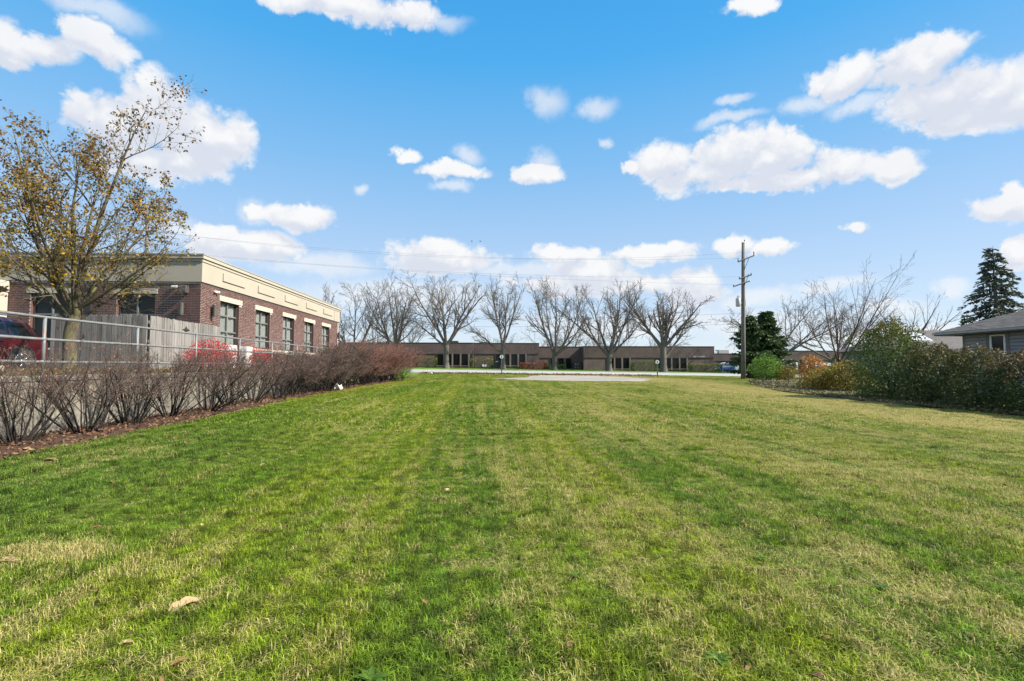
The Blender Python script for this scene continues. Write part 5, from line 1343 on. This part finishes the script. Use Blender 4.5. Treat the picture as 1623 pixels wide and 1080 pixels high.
m = MB(); m.box(-0.12, 0.12, -0.1, 0.0, tz + 0.1, tz + 0.16); m.box(-0.12, 0.12, -0.1, 0.0, tz + 0.5, tz + 0.56); m.build('bracket', M['metal_dark'], tf)
for dx in (-0.36, -0.24):
    m = MB(); m.tube([(dx, -0.06, tz + 0.66), (dx, -0.06, tz + 0.9)], [0.035, 0.02], 8, True); m.build('bushing', M['insul'], tf)
m = MB(); m.rbox(0.16, 0.34, -0.1, 0.1, tz + 0.05, tz + 0.6, 0.02); m.build('equipment_box', M['galv_box'], pole)
pole2 = thing('utility_pole', 'distant utility pole showing above the roof behind the autumn tree', 'utility pole', (-28.6, 43.0, gz(-28, 43)))
m = MB(); m.tube([(0, 0, 0), (0, 0, 13.0)], [0.2, 0.12], 10, True); m.build('shaft', M['pole_wood'], pole2, True)
m = MB(); m.tube([(-0.9, -0.15, 12.2), (0.9, -0.15, 12.2)], 0.055, 4, True); m.build('crossarm', M['pole_wood'], pole2)
for x in (-0.8, 0.8):
    m = MB(); m.tube([(x, -0.15, 12.2), (x, -0.15, 12.5)], 0.035, 8, True); m.build('insulator', M['insul'], pole2)
def wire(a, b, sag, label, rad=0.0045):
    pts = [(a[0] + (b[0] - a[0]) * t, a[1] + (b[1] - a[1]) * t, a[2] + (b[2] - a[2]) * t - 4 * sag * t * (1 - t)) for t in [k / 24 for k in range(25)]]
    tag(MB().tube(pts, rad, 5).build('power_line', M['wire'], None, True), label, 'cable', 'overhead wires from the utility pole')
wire((-29.4, 42.85, 12.9), (20.23, 39.84, 10.33), 0.95, 'uppermost overhead wire from the upper crossarm across the sky')
wire((-27.8, 42.85, 12.8), (21.55, 39.84, 10.88), 1.35, 'second overhead wire from the upper crossarm across the sky')
wire((-28.6, 42.85, 11.3), (20.3, 39.84, 8.8), 0.75, 'overhead wire from the middle crossarm above the bare trees')
wire((-28.6, 42.85, 11.15), (19.8, 39.84, 8.14), 0.45, 'overhead wire from the lowest crossarm above the bare trees')
wire((-28.6, 43, 6.2), (20.55, 40, 5.85), 0.62, 'overhead cable below the transformer crossing the bare crowns', 0.007)
wire((-28.6, 43, 5.4), (20.55, 40, 4.95), 0.38, 'lowest overhead cable crossing just above the brown roof', 0.008)

# ------------------------------------------------------------------ small things along the road
for (x, y, zt, lab) in ((1.42, 58, 2.84, 'round white marker on a stake before the dark transformer cabinet'), (18.87, 56, 2.24, 'round white marker on a stake before the wide dark hedge')):
    zg = gz(x, y)
    s = thing('round_marker_sign', lab, 'sign', (x, y, zg), 0, 'round white markers by the road')
    hgt = zt - zg
    m = MB(); m.box(-0.06, 0.06, -0.03, 0.03, -0.05, hgt - 0.06); m.build('stake', M['stake'], s)
    m = MB(); m.disc_prism((0, -0.045, hgt - 0.2), (0, 1, 0), 0.215, 0.02, 28); m.build('disc', M['white_trim'], s)
    m = MB(); m.rbox(-0.065, 0.065, -0.062, -0.056, hgt - 0.33, hgt - 0.07, 0.002); m.build('symbol', M['sym_grey'], s)
zg = gz(1.5, 94)
cb = thing('transformer_cabinet', 'dark pad mounted transformer cabinet across the road', 'utility cabinet', (1.45, 94.6, zg))
m = MB(); m.rbox(-0.62, 0.62, -0.6, 0.6, 0.12, 1.65, 0.03); m.build('body', M['cab_dark'], cb)
m = MB(); m.box(-0.75, 0.75, -0.75, 0.75, -0.2, 0.12); m.build('base', M['concrete'], cb)
m = MB(); m.box(-0.25, 0.2, -0.612, -0.602, 1.30, 1.40); m.build('label_plate', M['white_trim'], cb)
m = MB(); m.box(-0.58, -0.02, -0.625, -0.602, 0.2, 1.25); m.box(0.02, 0.58, -0.625, -0.602, 0.2, 1.25); m.build('door', M['cab_dark'], cb)
zg = gz(-0.9, 96)
mt = thing('utility_meter', 'small white and grey utility meters in front of the clipped hedge', 'meter', (-0.8, 95.8, zg))
m = MB(); m.tube([(-0.35, 0, -0.1), (-0.35, 0, 0.8)], 0.05, 6, True); m.tube([(0.1, 0, -0.1), (0.1, 0, 0.7)], 0.05, 6, True); m.tube([(0.95, 0, -0.1), (0.95, 0, 0.75)], 0.06, 6, True); m.build('pipe', M['stake'], mt)
m = MB(); m.rbox(-0.55, -0.2, -0.1, 0.1, 0.35, 0.75, 0.03); m.build('meter_box', M['white_plastic'], mt)
m = MB(); m.rbox(-0.05, 0.3, -0.1, 0.1, 0.3, 0.68, 0.03); m.build('meter_box', M['white_plastic'], mt)
bin_ = thing('gas_meter_rack', 'black equipment rack with four pale dials in the building recess', 'meter', (17.8, 101.2, gz(17.8, 101)))
m = MB(); m.rbox(-0.95, 0.95, -0.3, 0.3, 0.0, 1.45, 0.12); m.build('cabinet', M['metal_dark'], bin_)
for (x, z, s) in ((-0.42, 1.12, 0.13), (0.05, 1.15, 0.1), (-0.5, 0.5, 0.08), (0.0, 0.5, 0.08)):
    m = MB(); m.disc_prism((x, -0.32, z), (0, 1, 0), s, 0.04, 14); m.build('dial', M['galv_box'], bin_)
zg = gz(45.7, 95)
sg = thing('monument_sign', 'blue ground sign with pale lettering beside the golden hedge', 'sign', (45.7, 95.0, zg))
m = MB(); m.box(-1.25, 1.15, -0.25, 0.25, 0.12, 1.62); m.build('face_panel', M['sign_blue'], sg)
m = MB(); m.box(-1.27, 1.17, -0.27, 0.27, 0.22, 0.32); m.build('pale_stripe', M['sign_blue_pale'], sg)
m = MB(); m.box(1.17, 1.42, -0.3, 0.3, 0.0, 1.6); m.build('end_pier', M['sign_blue_pale'], sg)
m = MB(); m.box(1.42, 1.52, -0.32, 0.32, 0.0, 1.2); m.build('white_edge', M['white_trim'], sg)
m = MB(); m.box(-1.2, 1.1, -0.2, 0.2, -0.2, 0.12); m.build('base', M['kerb'], sg)
text_mesh('lettering', 'OAKMONT', 0.42, M['white_trim'], sg, (-0.05, -0.262, 1.22), (R(90), 0, 0), 0.01)
hy = thing('fire_hydrant', 'red fire hydrant beside the utility pole across the road', 'hydrant', (45.9, 90.5, gz(45.9, 90.5)))
m = MB(); m.tube([(0, 0, -0.05), (0, 0, 0.08), (0, 0, 0.09), (0, 0, 0.62)], [0.2, 0.2, 0.13, 0.13], 14, True); m.build('barrel', M['red_paint'], hy, True)
m = MB(); m.tube([(0, 0, 0.62), (0, 0, 0.7), (0, 0, 0.8), (0, 0, 0.86)], [0.17, 0.16, 0.09, 0.04], 14, True); m.build('bonnet', M['red_paint'], hy, True)
for d in (-1, 1):
    m = MB(); m.disc_prism((d * 0.17, 0, 0.46), (1, 0, 0), 0.07, 0.12, 12); m.build('outlet_cap', M['white_trim'], hy)
m = MB(); m.disc_prism((0, 0, 0), (0, 0, 1), 0.42, 0.06, 20); m.build('drain_cover', M['metal_dark'], None, False, (-6.0, 59.0, gz(-6, 59) + 0.03)); tag(bpy.data.objects['drain_cover'], 'dark round drain cover in the lawn near the road', 'drain cover')
def crumple(name, loc, s, label, seed):
    r = random.Random(seed); m = MB()
    m.grid(lambda u, v: (s * (u - 0.5) * 1.6, s * 0.3 * math.sin(u * 5 + v * 4), s * (v * 0.9 + 0.25 * math.sin(u * 7))), 6, 5)
    o = m.build(name, M['paper'], None, False, loc); o.rotation_euler = (0, 0, r.uniform(0, 3)); tag(o, label, 'litter'); return o
crumple('plastic_scrap', (-6.85, 23.4, gz(-6.85, 23.4) + 0.08), 0.22, 'white plastic scrap caught at the foot of the hedge', 3)
crumple('paper_scrap', (-6.5, 57.0, gz(-6.5, 57) + 0.04), 0.2, 'white paper scrap lying near the drain cover', 4)

# wire fence behind the leaf bed
wf = thing('wire_fence', 'low rusty wire fence between the bright green shrub and the orange shrub', 'fence', (19.3, 31.2, gz(19.3, 31.2)))
fx = [(-1.1, 1.8), (-0.4, 0.0), (0.3, -0.2), (1.35, 1.6)]
for (x, y) in fx:
    m = MB(); m.tube([(x, y, -0.1), (x, y, 0.78)], 0.022, 5, True); m.build('fence_post', M['metal_dark'], wf)
for z in (0.2, 0.42, 0.7):
    m = MB(); m.tube([(x, y, z) for x, y in fx], 0.008, 4); m.build('wire_strand', M['metal_dark'], wf)

# birds far up
for k, (p, lab) in enumerate((((-2.2, 60, 16.5), 'dark bird in flight below the small clouds, nearer the brick office'), ((-1.2, 60, 16.5), 'dark bird in flight just beside the other bird'))):
    m = MB()
    m.tube([(-0.02, 0, 0), (0.08, 0, 0.02), (0.2, 0, 0.0)], [0.01, 0.045, 0.008], 6, True)
    for s in (-1, 1): m.quad((0.04, 0, 0.02), (0.12, 0, 0.02), (0.1, s * 0.2, 0.10), (0.06, s * 0.22, 0.09)); 
    tag(m.build('bird', M['bird'], None, False, p), lab, 'bird', 'birds in the sky')

# ------------------------------------------------------------------ fallen leaves
def fallen_leaf(x, y, L, rot, mat, label, curl=0.3, dz=0.03):
    m = MB(); n = 14
    def fn(u, v):
        w = 0.24 * math.sin(math.pi * min(1, u * 1.22) ** 0.8) * (1 + 0.16 * mnoise.noise(Vector((u * 7, v * 3, x * 9)))) if u < 0.80 else 0.016
        s = (v - 0.5) * 2
        return (L * (u - 0.5), L * w * s, L * (curl * 0.30 * abs(s) * (w / 0.26) + 0.07 * math.sin(u * 3.4) + 0.03 * math.sin(u * 9 + s * 2) - 0.03 * (1 - abs(s)) * (w / 0.26) + 0.05 * mnoise.noise(Vector((u * 4, s * 2, y * 7)))))
    m.grid(fn, n, 6)
    o = m.build('fallen_leaf', M[mat], None, True, (x, y, lawn_z(x, y) + dz)); o.rotation_euler = (0.1, -0.05, rot); tag(o, label, 'leaf', 'fallen leaves on the lawn')
LV = [(-1.86, 3.30, 0.23, 0.9, 'dry_leaf', 'large tan curled leaf with a stalk lying on the lawn'),
      (-3.5, 3.92, 0.16, 0.1, 'dry_leaf', 'pale tan leaf at the picture edge beside the straw patch'),
      (-1.53, 2.66, 0.085, 0.8, 'dry_leaf2', 'small brown leaf pair member below the large tan leaf'),
      (-1.92, 2.86, 0.08, 0.2, 'dry_leaf', 'small tan and orange leaf below the large tan leaf'),
      (-1.94, 3.54, 0.06, 1.2, 'dry_leaf2', 'tiny brown leaf just beyond the large tan leaf'),
      (-0.6, 2.88, 0.07, 0.4, 'dry_leaf', 'yellowish leaf near the dark weed at the bottom'),
      (-0.48, 6.05, 0.11, 1.3, 'dry_leaf', 'pale upright leaf in the middle of the lawn'),
      (-0.4, 3.25, 0.07, 2.0, 'dry_leaf2', 'reddish brown leaf in a green patch of the near lawn'),
      (0.44, 6.04, 0.09, 0.3, 'dry_leaf', 'tan leaf in the dry middle of the lawn'),
      (0.44, 2.71, 0.085, 0.6, 'dry_leaf2', 'red brown crumpled leaf beside the straw tuft'),
      (1.55, 2.39, 0.10, 2.6, 'dry_leaf2', 'orange brown leaf at the bottom edge of the lawn'),
      (2.6, 2.92, 0.08, 1.0, 'dry_leaf2', 'reddish leaf beside a brown curled leaf'),
      (2.67, 2.74, 0.09, 0.2, 'dry_leaf2', 'brown curled leaf beside the reddish leaf'),
      (1.81, 2.73, 0.10, 2.5, 'dry_leaf2', 'dark brown narrow leaf in the dry grass'),
      (-3.44, 4.68, 0.09, 0.5, 'dry_leaf2', 'brown leaf beyond the straw patch'),
      (-2.63, 4.84, 0.06, 1.9, 'dry_leaf', 'small tan leaf standing in the cool green grass'),
      (-5.85, 7.1, 0.20, 0.15, 'dry_leaf', 'long tan leaf lying near the mulch edge'),
      (-6.75, 7.75, 0.24, 0.1, 'dry_leaf', 'long tan leaf lying on the dark mulch'),
      (-6.98, 7.35, 0.22, 0.7, 'dry_leaf', 'tan leaf on the mulch under the first bare shrub'),
      (-3.2, 7.4, 0.12, 1.1, 'dry_leaf', 'tan leaf on the cool green lawn beyond the straw patch'),
      (-2.2, 8.2, 0.10, 0.4, 'dry_leaf2', 'brown leaf on the cool green lawn before the shrubs'),
      (-4.4, 6.2, 0.10, 2.1, 'dry_leaf2', 'small brown leaf on the lawn before the shrubs')]
for (x, y, L, rot, mt, lab) in LV: fallen_leaf(x, y, L, rot, mt, lab)
lit = MB(); r = random.Random(4)
for _ in range(9000):
    y = 5 + 39 * r.random() ** 1.35; e = mulch_edge(y); u = r.random(); x = -7.95 + (e + 8.05) * u
    z = gz(x, y) + 0.03 + 0.07 * math.sin(math.pi * min(1, u * 1.05)) + r.uniform(0, 0.02)
    if u > 0.94: z = lawn_z(x, y) + 0.03
    add_leaf(lit, r, Vector((x, y, z)), r.uniform(0.025, 0.075), Vector((r.uniform(-1, 1), r.uniform(-1, 1), 0.1)) * 2, 0.6)
lit.build('leaf_litter', M['litter'], None, False, kind='stuff')
lit = MB()
for _ in range(9000):
    y = 8 + 32 * r.random(); e = bed_edge(y); x = e - 0.25 + min(r.expovariate(0.7), 7)
    add_leaf(lit, r, Vector((x, y, gz(x, y) + 0.07 + r.uniform(0, 0.04))), r.uniform(0.06, 0.13), Vector((r.uniform(-1, 1), r.uniform(-1, 1), 0.1)) * 2, 0.6)
lit.build('leaf_litter', M['litter_grey'], None, False, kind='stuff')
lit = MB()
for _ in range(5200):
    x = r.uniform(-8, 20); y = 61.2 - abs(r.gauss(0, 2.6))
    if r.random() > 0.35 + 0.65 * S(0.42, 0.6, 0.5 + 0.5 * mnoise.noise(Vector((x * 0.25, y * 0.4, 3)))): continue
    if in_gravel(x, y): continue
    add_leaf(lit, r, Vector((x, y, gz(x, y) + 0.05 + r.uniform(0, 0.03))), r.uniform(0.09, 0.19), Vector((r.uniform(-1, 1), r.uniform(-1, 1), 0.15)) * 2, 0.65)
for _ in range(1500):
    y = 2.0 + 30 * r.random() ** 1.8; x = r.uniform(-6.3, 15) if r.random() < 0.6 else -6.3 + r.expovariate(0.5)
    if abs(x + 0.05 * y) > 1.25 * y + 1 or x > bed_edge(y): continue
    add_leaf(lit, r, Vector((x, y, lawn_z(x, y) + r.uniform(0.02, 0.045))), r.uniform(0.02, 0.05), Vector((r.uniform(-1, 1), r.uniform(-1, 1), 0.3)) * 2, 0.6)
for _ in range(2500):
    x = -8.4 - 2.4 * r.random(); y = r.uniform(8, 24)
    add_leaf(lit, r, Vector((x, y, LOT + 0.05 + r.uniform(0, 0.05))), r.uniform(0.04, 0.09), Vector((r.uniform(-1, 1), r.uniform(-1, 1), 0.4)) * 2, 0.6)
lit.build('leaf_litter', M['litter'], None, False, kind='stuff')
cov = MB()
for _ in range(7000):
    x = -8.38 - 1.2 * r.random() ** 1.5; y = r.uniform(8, 20)
    if mnoise.noise(Vector((x * 1.2, y * 0.7, 5))) < 0.02: continue
    add_leaf(cov, r, Vector((x, y, LOT + 0.03 + r.uniform(0, 0.10))), r.uniform(0.04, 0.08), Vector((0, 0, 0.6)), 0.5)
cov.build('ground_cover', M['gold_leaf'], None, False, kind='stuff')

# broad leaved weeds
def weed(x, y, s, seed, label):
    r = random.Random(seed); m = MB()
    for k in range(11):
        a = k * 2.4 + r.uniform(-0.3, 0.3); L = s * r.uniform(0.7, 1.15); up = r.uniform(0.25, 0.7)
        def fn(u, v, a=a, L=L, up=up):
            w = 0.16 * L * math.sin(math.pi * u ** 0.8) * (1 + 0.25 * math.sin(u * 25)); ss = (v - 0.5) * 2
            rr = L * u; z = L * up * (u - 0.75 * u * u) + 0.3 * w * abs(ss)
            return (math.cos(a) * rr - math.sin(a) * w * ss, math.sin(a) * rr + math.cos(a) * w * ss, z)
        m.grid(fn, 7, 2)
    tag(m.build('weed', M['weed'], None, True, (x, y, lawn_z(x, y) + 0.03)), label, 'weed', 'broad leaved weeds in the lawn')
for k, (x, y, s, lab) in enumerate(((-0.55, 2.47, 0.09, 'dark green weed rosette at the bottom of the lawn'), (1.14, 2.54, 0.07, 'bright green weed rosette in the dry near lawn'), (2.64, 3.35, 0.06, 'pale green weed in the dry grass beyond the narrow leaf'), (1.58, 3.21, 0.06, 'weed rosette in the near lawn between straw tufts'), (0.62, 3.6, 0.055, 'small weed in the middle of the near lawn'), (2.1, 3.9, 0.06, 'weed rosette on the drier side of the lawn'))):
    weed(x, y, s, 300 + k, lab)

# ------------------------------------------------------------------ grass: blade tiles scattered over the lawn
TS = 0.5
def blade_tile(seed, n, wid, lo, hi):
    r = random.Random(seed); m = MB()
    for _ in range(n):
        x, y = r.uniform(-TS * 0.55, TS * 0.55), r.uniform(-TS * 0.55, TS * 0.55)
        cl = 0.75 + 0.5 * mnoise.noise(Vector((x * 9, y * 9, seed)))
        if cl < 0.62 and r.random() < 0.7: continue
        h = r.uniform(lo, hi) * (0.75 + 0.5 * cl); a = r.uniform(0, 6.283); lean = abs(r.gauss(0.75, 0.6)) if r.random() < 0.88 else r.uniform(1.8, 2.6); w = wid * r.uniform(0.7, 1.3)
        dx, dy = math.cos(a), math.sin(a); b = a + 1.57 + r.uniform(-0.6, 0.6); bx, by = math.cos(b) * w / 2, math.sin(b) * w / 2
        x1, y1, z1 = x + dx * h * lean * 0.35, y + dy * h * lean * 0.35, h * 0.62
        x2, y2, z2 = x + dx * h * lean * 1.05, y + dy * h * lean * 1.05, h * max(0.22, 1 - 0.38 * lean)
        i = len(m.v)
        m.v += [(x - bx, y - by, -0.01), (x + bx, y + by, -0.01), (x1 + bx * 0.8, y1 + by * 0.8, z1), (x1 - bx * 0.8, y1 - by * 0.8, z1), (x2, y2, z2)]
        m.f += [(i, i + 1, i + 2, i + 3), (i + 3, i + 2, i + 4)]; m.m += [0, 0]
    return m.mesh('grass_tile', M['grass'], True)
def scatter(name, tiles, pts, label_kind='stuff'):
    """points mesh with per point yaw and scale; geometry nodes put a random blade tile on each"""
    me = bpy.data.meshes.new(name); me.from_pydata([p[:3] for p in pts], [], [])
    for an, idx in (('yaw', 3), ('size', 4)):
        at = me.attributes.new(an, 'FLOAT', 'POINT'); at.data.foreach_set('value', [p[idx] for p in pts])
    at = me.attributes.new('pick', 'INT', 'POINT'); at.data.foreach_set('value', [p[5] for p in pts])
    o = bpy.data.objects.new(name, me); C.objects.link(o); o['kind'] = label_kind
    tc = bpy.data.collections.new(name + '_tiles')
    for k, tm in enumerate(tiles): tc.objects.link(bpy.data.objects.new('grass_tile_%d' % k, tm))
    ng = bpy.data.node_groups.new(name + '_scatter', 'GeometryNodeTree')
    ng.interface.new_socket('Geometry', in_out='INPUT', socket_type='NodeSocketGeometry'); ng.interface.new_socket('Geometry', in_out='OUTPUT', socket_type='NodeSocketGeometry')
    N = ng.nodes; gi, go = N.new('NodeGroupInput'), N.new('NodeGroupOutput')
    ip = N.new('GeometryNodeInstanceOnPoints'); ci = N.new('GeometryNodeCollectionInfo'); ci.inputs[0].default_value = tc; ci.inputs['Separate Children'].default_value = True; ci.inputs['Reset Children'].default_value = True
    def attr(nm, typ):
        a = N.new('GeometryNodeInputNamedAttribute'); a.data_type = typ; a.inputs['Name'].default_value = nm; return a.outputs['Attribute']
    cx = N.new('ShaderNodeCombineXYZ'); ng.links.new(attr('yaw', 'FLOAT'), cx.inputs[2])
    ng.links.new(gi.outputs[0], ip.inputs['Points']); ng.links.new(ci.outputs[0], ip.inputs['Instance']); ip.inputs['Pick Instance'].default_value = True
    ng.links.new(attr('pick', 'INT'), ip.inputs['Instance Index']); ng.links.new(cx.outputs[0], ip.inputs['Rotation'])
    sc = N.new('ShaderNodeCombineXYZ'); sc.inputs[0].default_value = 1; sc.inputs[1].default_value = 1; ng.links.new(attr('size', 'FLOAT'), sc.inputs[2]); ng.links.new(sc.outputs[0], ip.inputs['Scale'])
    ng.links.new(ip.outputs[0], go.inputs[0])
    md = o.modifiers.new('scatter', 'NODES'); md.node_group = ng
    return o
near_tiles = [blade_tile(k, 2700, 0.0042, 0.032, 0.070) for k in range(5)]
far_tiles = [blade_tile(20 + k, 700, 0.009, 0.030, 0.066) for k in range(4)]
r = random.Random(2); near_pts, far_pts = [], []
nx, ny = int(53 / TS), int(59.5 / TS)
for i in range(nx):
    for j in range(ny):
        x, y = -7.6 + (i + 0.5) * TS, 1.7 + (j + 0.5) * TS
        if abs(x + 0.05 * y) > 1.28 * y + 2.5: continue
        if x < mulch_edge(y) - 0.02 and y < 43.5: continue
        if x > bed_edge(y) - 0.18: continue
        if y > 33 and (in_gravel(x, y) or in_gravel(x + 0.2, y) or in_gravel(x, y - 0.2)): continue
        if x < -7 and y > 43.5 and r.random() < 0.2: continue
        s = 0.78 + 0.7 * mnoise.noise(Vector((x * 0.9, y * 0.9, 3))) + 0.5 * mnoise.noise(Vector((x * 2.7, y * 2.7, 8)))
        s = max(0.4, min(1.4, s + 0.12))
        p = (x, y, lawn_z(x, y), r.randrange(4) * math.pi / 2, s)
        if y < 11: near_pts.append((*p, r.randrange(5)))
        else: far_pts.append((*p, r.randrange(4)))
scatter('grass', near_tiles, near_pts); scatter('grass', far_tiles, far_pts)
